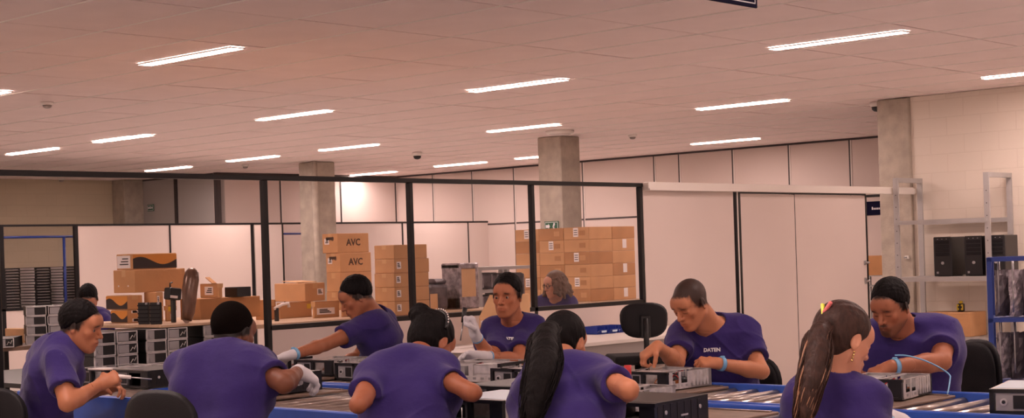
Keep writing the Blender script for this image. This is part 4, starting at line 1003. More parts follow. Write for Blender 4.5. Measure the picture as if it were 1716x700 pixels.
def head_prims(S,c,R,sc=1.,fem=0,lid=.5,ear=1,jaw=1.):
    def g(x,y,z): return c+R@(np.array([x,y,z])*sc)
    e=lambda p,r,k=.02,op=0: S.ell(g(*p),np.array(r)*sc,R,k,op)
    e((0,-.014,.030),(.0745,.094,.088)); e((0,.020,-.030),(.0625,.073,.082),.03)
    for sx in (-1,1):
        S.cone(g(sx*.052,.002,-.055),g(sx*.020,.070,-.100),.020*sc*jaw,.016*sc*jaw,k=.03)
        e((sx*.042,.060,-.022),(.020,.018,.016),.02)
    e((0,.073,-.103),(.020,.016,.016),.02)
    S.cone(g(-.034,.079,.022),g(.034,.079,.022),.0135*sc,.0135*sc,k=.02)
    e((0,.072,.045),(.050,.026,.035),.03)
    for sx in (-1,1): e((sx*.031,.100,.000),(.019,.017,.0125),.012,1)
    S.cone(g(0,.088,.012),g(0,.113,-.030),.0068*sc,.0108*sc,k=.010)
    for sx in (-1,1): e((sx*.0125,.099,-.034),(.0085,.010,.0075),.007)
    e((0,.085,-.066),(.030,.018,.022),.015)
    S.cone(g(-.019,.094,-.061),g(.019,.094,-.061),.0052*sc,.0052*sc,k=.006); S.cone(g(0,.100,-.060),g(0,.100,-.060),.0055*sc,k=.008)
    S.cone(g(-.016,.093,-.073),g(.016,.093,-.073),.0062*sc,.0062*sc,k=.006); S.cone(g(0,.097,-.073),g(0,.097,-.073),.006*sc,k=.008)
    S.cone(g(-.024,.102,-.067),g(.024,.102,-.067),.0018*sc,.0018*sc,k=.004,op=1)
    for sx in (-1,1):  # lids
        if lid>=0:
            S.cone(g(sx*.018,.083,.008-.008*lid),g(sx*.043,.078,.006-.008*lid),.0052*sc,.0045*sc,k=.006)
            S.cone(g(sx*.019,.083,-.009),g(sx*.042,.078,-.009),.0042*sc,.004*sc,k=.006)
            if lid>.7: e((sx*.031,.078,-.001),(.0155,.0135,.0115),.006)
        if ear:
            a=.35*sx
            Re=R@np.array([[math.cos(a),math.sin(a),0],[-math.sin(a),math.cos(a),0],[0,0,1]])
            S.ell(g(sx*.079,-.008,-.008),np.array((.0075,.019,.031))*sc,Re,.008,0)
            S.ell(g(sx*.089,-.004,-.004),np.array((.006,.011,.018))*sc,Re,.005,1)
def person(name_label,cat,group,P):
    """P: dict of the pose, all joints world points"""
    sk=np.array(srgb(P['skin'])); fem=P.get('fem',0); hc=A(P['head']); R=rot_from(P['face'],np.array([0,0,1.]),P.get('roll',0)); hs=P.get('hs',1.)
    nb=A(P['neck']); pel=A(P['pelvis']); pel[2]=P.get('pz',.635); P['pelvis']=pel; SL,SRt=A(P['sL']),A(P['sR']); bulk=P.get('bulk',1.)
    vox=P.get('vox',.0065); fin=P.get('fine',.0032)
    fwd=nv(P['fwd']); ctrl=(nb+pel)/2-fwd*P.get('hunch',.05)
    body=SDF(); shirt=SDF()
    shax=nv(SL-SRt); 
    def spine(t): return nb*(t*t)+ctrl*(2*t*(1-t))+pel*((1-t)**2)
    hax=nv(np.cross(np.array([0,0,1.]),fwd)); hax=hax if hax@shax>0 else -hax
    prof=[(0,.115,.075),(.25,.105,.062),(.5,.108,.070),(.72,.112,.095),(.88,.085,.105)]
    prev=None
    for t,r,hw in prof:
        r*=bulk*(.93 if fem else 1); hw*=bulk*(.88 if fem else 1)
        ax=nv(hax*(1-t)+shax*t); c=spine(t)+fwd*(.02+.03*math.sin(t*PI)*(1 if t<.8 else .6))
        a,b=c-ax*hw,c+ax*hw
        body.cone(a,b,r,r,k=.03); shirt.cone(a,b,r+.014,r+.014,k=.03)
        if prev:
            for q in ((0,.0),(1,1.)):
                body.cone(prev[int(q[0])],(a,b)[int(q[0])],prev[2],r,k=.02); shirt.cone(prev[int(q[0])],(a,b)[int(q[0])],prev[2]+.014,r+.014,k=.02)
            m0=(prev[0]+prev[1])/2; m1=(a+b)/2; body.cone(m0,m1,prev[2],r,k=.02); shirt.cone(m0,m1,prev[2]+.014,r+.014,k=.02)
        prev=(a,b,r)
    if fem:
        for sx in (-1,1):
            c=spine(.66)+fwd*.10+shax*sx*.075; body.ell(c,(.06,.06,.06),None,.05); shirt.ell(c,(.068,.068,.066),None,.06)
    nr=(.052 if fem else .060)*P.get('nk',1.)
    skull=hc+R@(np.array([0,-.030,-.045])*hs)
    for s_ in (SL,SRt):
        body.cone(nb+(s_-nb)*.18+np.array([0,0,.012]),s_-np.array([0,0,.012]),.047,.051*bulk,k=.035)
        shirt.cone(nb+(s_-nb)*.20+np.array([0,0,.010]),s_-np.array([0,0,.012]),.067,.068*bulk,k=.045)
    body.cone(nb-np.array([0,0,.02])+fwd*.01,skull,nr*1.08,nr*.93,k=.035)
    body.cone(nb+fwd*.045-np.array([0,0,.03]),hc+R@(np.array([0,.035,-.09])*hs),nr*.7,nr*.55,k=.03)
    hands=[]; gl=[]; clip=[]; sleeves=[]
    for tag_,sh,side in (('L',SL,-1),('R',SRt,1)):
        el,wr=A(P['e'+tag_]),A(P['w'+tag_]); ar=P.get('arm',1.)*(.82 if fem else 1)
        mid=sh+(el-sh)*.45
        body.cone(sh,mid,.054*ar*bulk**.5,.047*ar,k=.03); body.cone(mid,el,.047*ar,.040*ar,k=.02)
        fm=el+(wr-el)*.3
        body.cone(el,fm,.039*ar,.041*ar,k=.015); body.cone(fm,wr,.041*ar,.0265*ar,k=.02)
        sl=P.get('slv',.66); se=sh+(el-sh)*sl; dn=nv(el-sh)
        SV=SDF(); SV.cone(sh,se+dn*.03,.066*ar*bulk**.5,.064*ar+.004,k=.03); SV.plane(se,dn,k=.004); SV.cone(se-dn*.025,se+dn*.05,.052*ar,.052*ar,k=.004,op=1); sleeves.append(SV)
        clip.append((se,dn,sh,ar))
        hd=P.get('h'+tag_)
        if hd:
            S=SDF(); hand_prims(S,wr,A(hd['d']),A(hd['n']),side,hd.get('curl',.5),hd.get('thumb',.6),0,hd.get('spread',.1),.93 if fem else 1.)
            body.p+=S.p; hands.append((wr,A(hd['d'])))
            if hd.get('glove'):
                G=SDF(); hand_prims(G,wr,A(hd['d']),A(hd['n']),side,hd.get('curl',.5),hd.get('thumb',.6),.0032,hd.get('spread',.1))
                ca=wr-nv(wr-el)*.035; G.cone(ca,wr,.033,.030,k=.008); G.plane(ca,-(wr-el)); gl.append((G,wr,nv(A(hd['d'])),ca,nv(wr-el)))
    head_prims(body,hc,R,hs,fem,P.get('lid',.4),jaw=P.get('jaw',1.)*(.9 if fem else 1))
    # sleeves end in a hem, the neckline and waist are cut clean
    for se,dn,sh,ar in clip: 
        # cut by a big sphere-like cone beyond the sleeve end
        pass
    shirt.cone(skull,nb+np.array([0,0,.012])+fwd*.018,nr*1.0,nr*1.22,k=.006,op=1)
    shirt.plane(pel+np.array([0,0,-.06]),(0,0,-1))
    ph=P.get('seed',1)*1.7
    def folds(X,Y,Z):
        a=np.sin(X*23+ph+2.2*np.sin(Z*9+Y*6))*np.sin(Y*19-Z*15+ph*2); b=np.sin((X*.6-Y*.8)*38+Z*31+3*np.sin(X*8+Z*7+ph))
        c=np.sin(Z*47+4*np.sin((X+Y)*6+ph))
        w1=X*9+Z*15+1.8*np.sin(Y*9+Z*5+ph)+1.2*np.sin(X*13-ph); w2=Y*13-Z*11+1.6*np.sin(X*8+Z*7-ph)+1.1*np.sin(Y*11+ph)
        c=c-1.8*(1-np.abs(np.sin(w1)))**4*np.clip(np.sin(Z*7+X*5+ph)+.5,0,1)-1.8*(1-np.abs(np.sin(w2)))**4*np.clip(np.sin(Z*5-Y*6+ph*2)+.4,0,1)
        d=np.sin((X*.7+Y*.7)*17+Z*24+2.5*np.sin(Z*8+X*5+ph))*np.clip(np.sin(Z*6+ph)+.6,0,1)
        return .0032*a+.0018*b+.0036*c+.0025*d-.0035
    lo,hi=body.ext()
    legs=SDF(); hipax=hax
    for sx,kn,an in ((1,'kL','aL'),(-1,'kR','aR')):
        h0=pel+hax*sx*.09-np.array([0,0,.02]); k=A(P[kn]) if kn in P else h0+fwd*.40+hax*sx*.05+np.array([0,0,0.0]); 
        k[2]=.53 if kn not in P else k[2]
        a=A(P[an]) if an in P else np.array([k[0],k[1],.085])+fwd*.02
        body.cone(h0,k,.078,.052,k=.04); body.cone(k,a,.050,.036,k=.02); body.cone(a,a+fwd*.10-np.array([0,0,.04]),.034,.03,k=.02)
        legs.cone(h0,k,.093,.066,k=.05); legs.cone(k,a-np.array([0,0,.0]),.064,.052,k=.03); legs.plane_=0
    legs.cone(pel-hax*.07,pel+hax*.07,.128,.128,k=.05)
    # ---- skin: coarse body, fine head, fine hands, one mesh ----
    hp=[]
    bl,bh=body.ext()
    # split the coarse grid at the neck: head box meshed fine
    hr=.150*hs; hlo=hc-hr; hhi=hc+hr
    coarse=body
    parts=[]
    # coarse field with head+hand boxes blanked
    D=coarse.field(bl,bh,vox); n=D.shape
    def blank(lo_,hi_):
        i0=np.clip(np.ceil((lo_-bl)/vox).astype(int)+1,0,n); i1=np.clip(np.floor((hi_-bl)/vox).astype(int)-1,0,n)
        D[i0[0]:i1[0],i0[1]:i1[1],i0[2]:i1[2]]=.5
    boxes=[(hlo,hhi)]
    for w_,d_ in hands: c_=w_+nv(d_)*.085; boxes.append((c_-.135,c_+.135))
    for b_ in boxes[1:]: blank(*b_)
    blank(*boxes[0])
    g=openvdb.FloatGrid(.5); g.copyFromArray(np.clip(D,-.5,.5)); Pp,T,Q=g.convertToPolygons(isovalue=0,adaptivity=.2); parts.append((Pp*vox+bl,T,Q))
    for i,b_ in enumerate(boxes): parts.append(body.mesh(fin if i==0 else max(fin*.85,.0026),b_[0],b_[1],adapt=.05))
    hair=P.get('hair','short'); stub=P.get('stubble',0); fade=P.get('fade',0)
    hcol=np.array(srgb(P.get('hcol',(26,20,19))))
    def col(X):
        L=((X-hc)@R)/hs; x,y,z=L[:,0],L[:,1],L[:,2]; c=np.tile(sk,(len(X),1)); near=(np.linalg.norm(L,axis=1)<.16)
        def mixin(c,m,t): m=np.clip(m,0,1)[:,None]*near[:,None]; return c*(1-m)+np.array(t)*m
        ax_=np.abs(x)
        c=mixin(c,np.exp(-((ax_-.045)/.02)**2-((z+.03)/.022)**2)*(y>0)*.22,sk*np.array([1.15,.78,.75]))
        lips=np.exp(-((z+.067)/.0085)**4-(ax_/.024)**4)*(y>.07); c=mixin(c,lips*.6,sk*np.array([.80,.55,.55]))
        bz=.023+.004*np.cos(ax_*60); brow=np.exp(-((z-bz)/.0056)**2-((ax_-.032)/.0165)**4)*(y>.05); c=mixin(c,brow*(.95 if not fem else .65),hcol)
        lash=np.exp(-((z-(.001-.008*P.get('lid',.4)))/.0022)**2-((ax_-.031)/.0135)**4)*(y>.06); c=mixin(c,lash*.75,hcol*.6)
        if stub:
            m=np.clip((-.048-z)/.02,0,1)*(y>-.02)*np.clip((ax_+y-.06)/.02,0,1); must=np.exp(-((z+.053)/.006)**2-(ax_/.026)**4)*(y>.06)
            chin=np.exp(-((z+.098)/.022)**2-(ax_/.026)**4)*(y>.05)
            c=mixin(c,np.maximum(m*.5,np.maximum(must,chin)*.85)*stub,hcol)
        if hair in('short','buzz'):
            hl=np.interp(y,[-.11,-.06,-.03,0,.02,.032,.045,.06,.09],[-.070,-.055,-.030,-.018,-.022,.012,.045,.066,.076])+.003*np.sin(x*300)*np.sin(y*260)
            c=mixin(c,np.clip((z-hl)/.012+.25,0,1)*(y<.098)*.97,hcol*P.get('fade',1.0))
        return c
    root=mk('person',parts,M_skin,None,col); tag(root,name_label,cat,group)
    # shirt & trousers
    sl_,sh_=shirt.ext(); sl_=np.maximum(sl_,[-9,-9,pel[2]-.08])
    sv_=min(vox,.0052) if vox<.01 else vox
    for q_ in sleeves: a_,b_=q_.ext(); sl_=np.minimum(sl_,a_); sh_=np.maximum(sh_,b_)
    SD=shirt.field(sl_,sh_,sv_)
    for q_ in sleeves:
        F2=q_.field(sl_,sh_,sv_); hk=np.maximum(.03-np.abs(SD-F2),0)/.03; SD=np.minimum(SD,F2)-hk*hk*.03*.25
    ax_=[(sl_[i]+sv_*np.arange(SD.shape[i])) for i in range(3)]; SD=SD+folds(ax_[0][:,None,None],ax_[1][None,:,None],ax_[2][None,None,:]).astype(np.float32)
    g=openvdb.FloatGrid(.5); g.copyFromArray(np.clip(SD,-.5,.5)); Pp,T,Q=g.convertToPolygons(isovalue=0,adaptivity=.02)
    so=mk('shirt',[(Pp*sv_+sl_,T,Q)],M_shirt,root)
    legs.cone(pel-hax*.06,pel+hax*.06,.12,k=.04); mk('trousers',[legs.mesh(.012,adapt=.2)],M_jean,root)
    for an,sx in (('aL',1),('aR',-1)):
        h0=pel+hax*sx*.09; k=h0+fwd*.40+hax*sx*.05; a=A(P[an]) if an in P else np.array([k[0],k[1],.085])+fwd*.02
        s=SDF(); a=a.copy(); a[2]=.075; s.cone(a-fwd*.03-np.array([0,0,.03]),a+fwd*.14-np.array([0,0,.035]),.042,.038,k=.02); s.cone(a+np.array([0,0,.03]),a,.052,.045,k=.02); s.plane((0,0,.004),(0,0,-1)); mk('shoe',[s.mesh(.009)],M_shoe,root)
    # eyes
    if P.get('lid',.4)<=.7:
        for sx in (-1,1):
            c_=hc+R@(np.array([sx*.031,.0760,-.0018])*hs); s=SDF(); s.cone(c_,c_,.0122*hs)
            gz=nv(R@np.array([P.get('gaze',(0,1,0))[0],P.get('gaze',(0,1,0))[1],P.get('gaze',(0,1,0))[2]]))
            def ec(X,c_=c_,gz=gz):
                t=nvrow(X-c_)@gz; r=np.tile(np.array(srgb((150,130,122))),(len(X),1)); r[t>.80]=srgb((60,38,26)); r[t>.965]=(.004,.004,.004); return r
            mk('eye',[s.mesh(.0016)],M_eye,root,ec)
    # hair
    def hg(x,y,z): return hc+R@(np.array([x,y,z])*hs)
    th=P.get('hth',.008); H=SDF()
    if hair=='buzz' and not P.get('shell'): pass
    elif hair in('short','buzz'):
        H.ell(hg(0,-.016,.031),(np.array([.0745,.094,.088])+.0022)*hs,R,.01); H.ell(hg(0,-.022,.040),(np.array([.0745,.091,.086])+th*.75)*hs,R,.02)
        # keep what lies above the hairline
        H.plane(hg(0,.068,.072),R@np.array([0,.70,-.72]),k=.012)
        H.plane(hg(0,-.02,-.004),R@np.array([0,.58,-1.]),k=.014)
        for sx in (-1,1): H.ell(hg(sx*.085,.000,-.022),np.array((.022,.026,.040))*hs,R,.006,1)
        H.ell(hg(0,.115,.022),np.array((.060,.066,.048))*hs,R,.012,1)
        nz=(lambda X,Y,Z:.0016*np.sin(X*160+3*np.sin(Z*70))*np.sin(Y*150+Z*120)) if hair=='short' else None
        mk('hair',[H.mesh(.0035,noise=nz)],M_hairb if hair=='short' else M_hairbuzz,root)
    elif hair in('bun','pony','pony_long','bob'):
        mt={'bun':M_hairb,'pony_long':M_hairb,'pony':M_hair2,'bob':M_hair3}[hair]; th=.011
        H.ell(hg(0,-.016,.030),(np.array([.0745,.094,.088])+th)*hs,R,.01); H.ell(hg(0,-.045,-.015),np.array([.066,.062,.075])*hs,R,.03)
        H.plane(hg(0,.070,.060),R@np.array([0,.80,-.60]),k=.012)
        H.ell(hg(0,.10,-.02),np.array((.075,.085,.082))*hs,R,.010,1)
        for sx in (-1,1): H.ell(hg(sx*.090,-.005,-.018),np.array((.022,.026,.034))*hs,R,.008,1)
        if hair!='bob': H.ell(hg(0,-.03,-.135),np.array((.09,.09,.055))*hs,R,.02,1)
        if hair=='bun':
            b=P['bun']; bx=hg(*b)
            for i in range(7):
                a=i/7*2*PI; o_=R@np.array([math.cos(a)*.026,-.004+.008*(i%2),math.sin(a)*.026]); o2=R@np.array([math.cos(a+1.4)*.026,.006,math.sin(a+1.4)*.026])
                H.cone(bx+o_,bx+o2,.017,.015,k=.010)
            H.cone(hg(0,-.08,.06),bx,.035,.03,k=.03)
        nz=lambda X,Y,Z:.0016*np.sin((X+Y)*140+3*np.sin(Z*50))*np.sin(Z*40+X*30)
        if hair=='bob':
            for i in range(40):
                a=-2.3+4.6*i/39; rr=.082; s0=np.array([math.sin(a)*rr,-math.cos(a)*rr*1.05-.01,.03+.03*math.sin(i*2.1)])
                pts=[s0+np.array([math.sin(a)*.012*j+.008*math.sin(i+j*1.9),-math.cos(a)*.012*j+.008*math.cos(i*1.7+j*2),-.032*j]) for j in range(4+(i%2))]
                for q,w_ in zip(pts,pts[1:]): H.cone(hg(*q),hg(*w_),.015,.013,k=.006)
        mk('hair',[H.mesh(.0036,noise=nz)],mt,root)
        if 'tail' in P:
            pts=[A(p) for p in P['tail']]; ns=P.get('strands',150); r0=P.get('tw',.035)
            m=MB(); rs=np.random.default_rng(3)
            K=len(pts)
            def samp(t):
                x=t*(K-1); i=min(int(x),K-2); u=x-i; p0=pts[max(i-1,0)];p1=pts[i];p2=pts[i+1];p3=pts[min(i+2,K-1)]
                return .5*((2*p1)+(-p0+p2)*u+(2*p0-5*p1+4*p2-p3)*u*u+(-p0+3*p1-3*p2+p3)*u**3)
            for i in range(ns):
                a=rs.uniform(0,2*PI); q=math.sqrt(rs.uniform(0,1)); end=rs.uniform(.82,1.0); wv=rs.uniform(0,6); fr=rs.uniform(5,9); am=rs.uniform(.002,.007)
                L_=[]
                for j in range(15):
                    t=j/14*end; w_=r0*(.35+1.1*math.sin(min(t*1.5+.12,1.0)*PI*.62))*(1-.55*max(0,t-.6)/.4)
                    c_=samp(t); ax1=np.array(RT); ax2=np.array(FW)
                    L_.append(c_+ax1*(math.cos(a)*q*w_+am*math.sin(fr*t*2+wv))+ax2*(math.sin(a)*q*w_*.7+am*math.cos(fr*t*2+wv)))
                bl_=P.get('blond',0); mi=1 if (bl_ and rs.uniform()<bl_) else 0
                m.tube(L_,.003,n=4,mi=mi,rr=[.0020*(1-.5*(j/14)**2)+.0004 for j in range(15)])
            # core so that the tail reads solid
            core=SDF()
            for j in range(11):
                t=j/12; t2=(j+1)/12; f=lambda t:r0*(.35+1.1*math.sin(min(t*1.5+.12,1.0)*PI*.62))*.72*(1-.6*max(0,t-.6)/.4)
                core.cone(samp(t),samp(t2),f(t),f(t2),k=.02)
            o=m.build('ponytail',[mt,M_hblond],root); mk('hair_core',[core.mesh(.006,noise=nz)],mt,o)
    for G,w_,d_,ca,dn in gl:
        c_=w_+d_*.07; mk('glove',[G.mesh(.003,c_-.15,c_+.15)],M_glove,root)
        if P.get('cuff'):
            m=MB(); ringband(m,ca-dn*.004,dn,.031,.008); m.build('cuff',M_band,root)
    for side in P.get('band',()):
        el,wr=A(P['e'+side]),A(P['w'+side]); dn=nv(wr-el); c_=wr-dn*P.get('bandoff',.03)
        m=MB(); ringband(m,c_,dn,.0325*(.9 if fem else 1),.022); 
        cl=c_+nv(np.cross(dn,np.array(FW)))*.034; m.box(cl if cl[2]>c_[2] else 2*c_-cl,(.022,.018,.014),bev=.003)
        m.build('wrist_strap',M_band,root)
    if P.get('shoe'): pass
    P['R']=R; P['hg']=hg; P['root']=root; P['spine']=spine
    return root
def nvrow(X): return X/np.maximum(np.linalg.norm(X,axis=1,keepdims=True),1e-9)
def ringband(m,c,d,r,w,n=24):
    d=nv(d); u=nv(np.cross(d,[.3,.2,1])); v=np.cross(d,u); rg=[]
    for off,rr in ((-w/2,r),(-w/2,r+.003),(w/2,r+.003),(w/2,r)):
        rg.append([m.bm.verts.new(Vector(c+d*off+(u*math.cos(2*PI*k/n)+v*math.sin(2*PI*k/n))*rr)) for k in range(n)])
    for i in range(4):
        a,b=rg[i],rg[(i+1)%4]
        for k in range(n): f=m.bm.faces.new((a[k],a[(k+1)%n],b[(k+1)%n],b[k])); f.smooth=True
def reach(a,px,py,L,far):
    """point on the sight line of (px,py) at distance L from a"""
    a=Vector(a); r=ray(px,py).normalized(); o=ORG; t=(a-o).dot(r); c=o+r*t; d=(a-c).length
    if d>=L: return c
    s=math.sqrt(L*L-d*d); return o+r*(t+(s if far else -s))
def chest_text(P,px,py,size=.03,flat=False):
    """DATEN printed on the left breast: letters laid on the cloth"""
    root=P['root']; sh=[c for c in COL.objects if c.parent is root and c.name.startswith('shirt')][0]
    dr=ray(px,py).normalized(); hit,loc,nrm,_=sh.ray_cast(ORG,dr)
    if not hit: print('no hit',px,py); return
    print('NRM',nrm.dot(dr))
    if flat:
        acc=Vector((0,0,0))
        for ox in (-9,-4,4,9):
            for oy in (-4,4):
                h2,l2,n2,_=sh.ray_cast(ORG,ray(px+ox,py+oy).normalized())
                if h2 and (l2-loc).length<.1: acc+=n2
        nrm=(acc.normalized()-dr*.5).normalized(); loc=loc+nrm*.009
    zz=nrm.normalized(); xx=(RT-zz*RT.dot(zz)); t=P.get('txr',0); xx.normalize(); yy=zz.cross(xx); xx2=xx*math.cos(t)+yy*math.sin(t); yy=zz.cross(xx2)
    M=Matrix(((xx2.x,yy.x,zz.x,loc.x+zz.x*.003),(xx2.y,yy.y,zz.y,loc.y+zz.y*.003),(xx2.z,yy.z,zz.z,loc.z+zz.z*.003),(0,0,0,1)))
    o=text_mb('DATEN',size,M_ink,'logo_print',root,M,bold=.0012,ext=.0015)
    # wrap letters onto the cloth
    for v in ([] if flat else o.data.vertices):
        w=Vector(v.co); h,l,n_,_=sh.ray_cast(w+zz*.05,-zz)
        if h: v.co=l+n_*.0045+zz*((w-loc-zz*.003).dot(zz))
def N3(v): return np.array(v)
NEAR=dict(fwd=A(Vector((1,-.05,0))))
PP={}
def mkp(key,label,group='assembly workers at the conveyor',**P):
    PP[key]=P; o=person(label,'person',group,P); return o
D=atd
# P1 left man in profile
def d1():
    s=atd(97,606,7.42); e=reach(s,113,676,.27,False); w=reach(e,166,645,.25,True)
    s2=atd(70,604,7.8); e2=reach(s2,120,668,.28,True); w2=reach(e2,172,652,.25,False)
    mkp('p1','man in profile facing right at the left end of the conveyor, pale screwdriver in fist',
     head=atd(136,546,7.55),face=cv(.93,-.12,-.25),neck=atd(97,578,7.6),pelvis=atd(66,742,7.7),fwd=cv(.9,.3),sR=s,sL=s2,eR=e,wR=w,eL=e2,wL=w2,
     hR=dict(d=cv(.75,.3,.35),n=cv(-.2,.7,-.6),curl=1.15,thumb=1),hL=dict(d=cv(.8,-.2,.1),n=cv(0,-.3,-.9),curl=.6),
     skin=(178,116,84),hair='short',hth=.014,lid=.35,seed=1,hunch=.09,hs=.97)
d1()
s=atd(430,613,6.6); e=reach(s,476,643,.29,False); w=reach(e,500,622,.25,True); s2=atd(306,614,6.62); e2=reach(s2,322,664,.29,True); w2=e2+cv(.15,.18,.09)
mkp('p2','man with cropped dark hair and back to the camera, elbow over a black case',
 head=atd(391,556,6.7),face=cv(.50,.80,-.28),neck=atd(378,598,6.58),pelvis=atd(350,760,6.36),fwd=cv(.6,.75),sR=s,sL=s2,eR=e,wR=w,eL=e2,wL=w2,
 hR=dict(d=cv(.6,.6,-.4),n=cv(-.4,.1,-.9),curl=.5,glove=1),hL=dict(d=cv(.6,.7,-.1),n=cv(0,0,-1),curl=.6),
 skin=(120,74,54),hair='buzz',hcol=(12,9,9),shell=1,hth=.004,lid=.5,seed=2,hunch=.08,bulk=1.03)
s=atd(602,552,9.5); e=reach(s,545,577,.29,False); w=reach(e,490,594,.27,False); s2=atd(632,546,9.85); e2=reach(s2,600,598,.3,True); w2=reach(e2,560,612,.25,False)
mkp('p3','man behind the conveyor bending left with outstretched arm and white glove',
 head=atd(597,497,9.55),face=cv(-.84,-.22,-.46),neck=atd(633,530,9.65),pelvis=atd(662,664,9.85),fwd=cv(-.8,-.5),sL=s,sR=s2,eL=e,wL=w,eR=e2,wR=w2,
 hL=dict(d=cv(-.95,-.1,-.22),n=cv(-.3,-.2,-.9),curl=.5,glove=1),hR=dict(d=cv(-.8,-.4,-.4),n=cv(0,0,-1),curl=.5,glove=1),band=('L',),bandoff=.02,
 skin=(166,104,74),hair='short',hth=.010,lid=.9,seed=3,hunch=.05,slv=.5)
s=atd(722,622,6.2); e=reach(s,793,658,.29,False); w=reach(e,772,655,.25,True); s2=atd(624,630,6.2); e2=reach(s2,600,678,.28,False); w2=e2+cv(.05,.22,.05)
mkp('p4','woman with black hair in a bun and beaded headband, back to the camera',
 head=atd(723,572,6.5),face=cv(.55,.62,-.62),roll=.0,neck=atd(690,606,6.3),pelvis=atd(668,772,6.0),fwd=cv(.45,.85),sR=s,sL=s2,eR=e,wR=w,eL=e2,wL=w2,fem=1,slv=.52,
 hR=dict(d=cv(-.9,.3,.12),n=cv(0,0,-1),curl=.5),hL=dict(d=cv(.3,.9,0),n=cv(0,0,-1),curl=.5),
 skin=(160,98,70),hair='bun',bun=(-.03,-.105,.075),lid=.9,seed=4,hunch=.09,bulk=1.03)
s=atd(881,558,9.05); e=reach(s,868,603,.28,False); w=reach(e,812,597,.25,False); s2=atd(839,564,9.02); e2=reach(s2,822,602,.27,False); w2=reach(e2,796,560,.25,False)
mkp('p5','man looking at the camera with both hands in white gloves, one raised',
 head=atd(850,495,8.95),face=cv(-.36,-.93,-.08),neck=atd(862,540,9.1),pelvis=atd(858,668,9.3),fwd=cv(-.5,-.8),sL=s,sR=s2,eL=e,wL=w,eR=e2,wR=w2,
 hL=dict(d=cv(-1,0,.12),n=cv(0,-.5,-.8),curl=.35,glove=1,spread=.25),hR=dict(d=cv(-.2,-.1,.95),n=cv(-.8,-.3,.1),curl=1.1,thumb=.9,glove=1),cuff=1,
 skin=(178,112,80),hair='short',hth=.010,lid=.69,gaze=(.28,.95,.02),seed=5,hunch=.02,bulk=.93)
s=atd(1008,632,5.56); e=reach(s,1054,652,.28,False); w=reach(e,1050,660,.24,True); s2=atd(898,648,5.52); e2=reach(s2,882,688,.26,True); w2=e2+cv(.12,.17,.13)
mkp('p6','woman with very long black ponytail, back to the camera, elbow above a red tool',
 hs=.92,head=atd(947,572,5.98),face=cv(.52,.80,-.30),neck=atd(950,622,5.70),pelvis=atd(930,800,5.28),fwd=cv(.6,.75),sR=s,sL=s2,eR=e,wR=w,eL=e2,wL=w2,fem=1,
 hR=dict(d=cv(-.1,.95,-.1),n=cv(-.6,0,-.6),curl=.6),hL=dict(d=cv(.3,.9,0),n=cv(0,0,-1),curl=.5),
 slv=.58,tail=[atd(928,548,5.80),atd(914,562,5.62),atd(912,605,5.44),atd(903,650,5.38),atd(893,690,5.34),atd(888,712,5.32)],tw=.047,strands=420,
 skin=(190,126,94),hair='pony_long',lid=.6,seed=6,hunch=.07,bulk=1.02)
s=atd(1243,556,8.05); e=reach(s,1276,622,.29,False); w=reach(e,1206,609,.26,False); s2=atd(1142,564,8.0); e2=reach(s2,1134,606,.28,False); w2=reach(e2,1102,580,.25,False)
mkp('p7','man with cropped hair looking down at an open silver case, blue band on wrist',
 head=atd(1157,507,7.8),face=cv(-.66,-.55,-.50),neck=atd(1198,548,8.0),pelvis=atd(1216,690,8.2),fwd=cv(-.6,-.75),sL=s,sR=s2,eL=e,wL=w,eR=e2,wR=w2,
 hL=dict(d=cv(-.93,-.1,.12),n=cv(-.3,.5,-.8),curl=[.7,.8,.85,.9],thumb=.7),hR=dict(d=cv(-.75,-.2,-.45),n=cv(.1,.2,-1),curl=[.8,.85,.9,.95],thumb=.8),band=('L',),bandoff=.01,
 skin=(190,126,92),hair='buzz',hcol=(46,32,28),lid=.95,seed=7,hunch=.06,bulk=1.08)
s=atd(1416,674,5.25); e=reach(s,1452,740,.28,True); w=reach(e,1494,700,.24,True); s2=atd(1355,665,5.3); e2=reach(s2,1352,735,.28,True); w2=e2+cv(.2,.1,.0)
mkp('p8','woman with long streaked brown ponytail and yellow hair clip, facing right at the right end',
 head=atd(1413,567,5.3),face=cv(.82,.42,-.38),neck=atd(1402,645,5.3),pelvis=atd(1372,850,5.25),fwd=cv(.75,.6),sR=s,sL=s2,eR=e,wR=w,eL=e2,wL=w2,fem=1,
 hR=dict(d=cv(.8,.4,-.25),n=cv(-.1,.2,-1),curl=.35,glove=1),hL=dict(d=cv(.8,.5,-.1),n=cv(0,0,-1),curl=.5),band=('R',),bandoff=.05,
 tail=[atd(1384,545,5.22),atd(1372,560,5.18),atd(1368,600,5.12),atd(1358,645,5.08),atd(1349,690,5.06),atd(1346,708,5.06)],tw=.036,strands=460,blond=.3,
 skin=(206,146,118),hair='pony',lid=.8,seed=8,hunch=.05,bulk=.9)
s=atd(1580,560,7.35); e=reach(s,1578,606,.28,False); w=reach(e,1494,614,.27,False); s2=atd(1466,572,7.4); e2=reach(s2,1462,630,.29,True); w2=reach(e2,1445,620,.24,False)
mkp('p9','bearded man in navy shirt at the right with blue wrist strap and coiled lead',
 head=atd(1492,513,7.2),face=cv(-.62,-.66,-.40),neck=atd(1522,553,7.35),pelvis=atd(1540,706,7.5),fwd=cv(-.6,-.75),sL=s,sR=s2,eL=e,wL=w,eR=e2,wR=w2,
 hL=dict(d=cv(-.9,-.1,-.28),n=cv(-.2,.3,-.9),curl=.55,thumb=.6),hR=dict(d=cv(-.6,-.5,-.4),n=cv(.5,0,-.8),curl=.6),band=('L',),bandoff=.02,
 skin=(160,100,72),hair='short',hth=.009,lid=.9,stubble=1,seed=9,hunch=.05,bulk=1.14,arm=1.1,slv=.6)
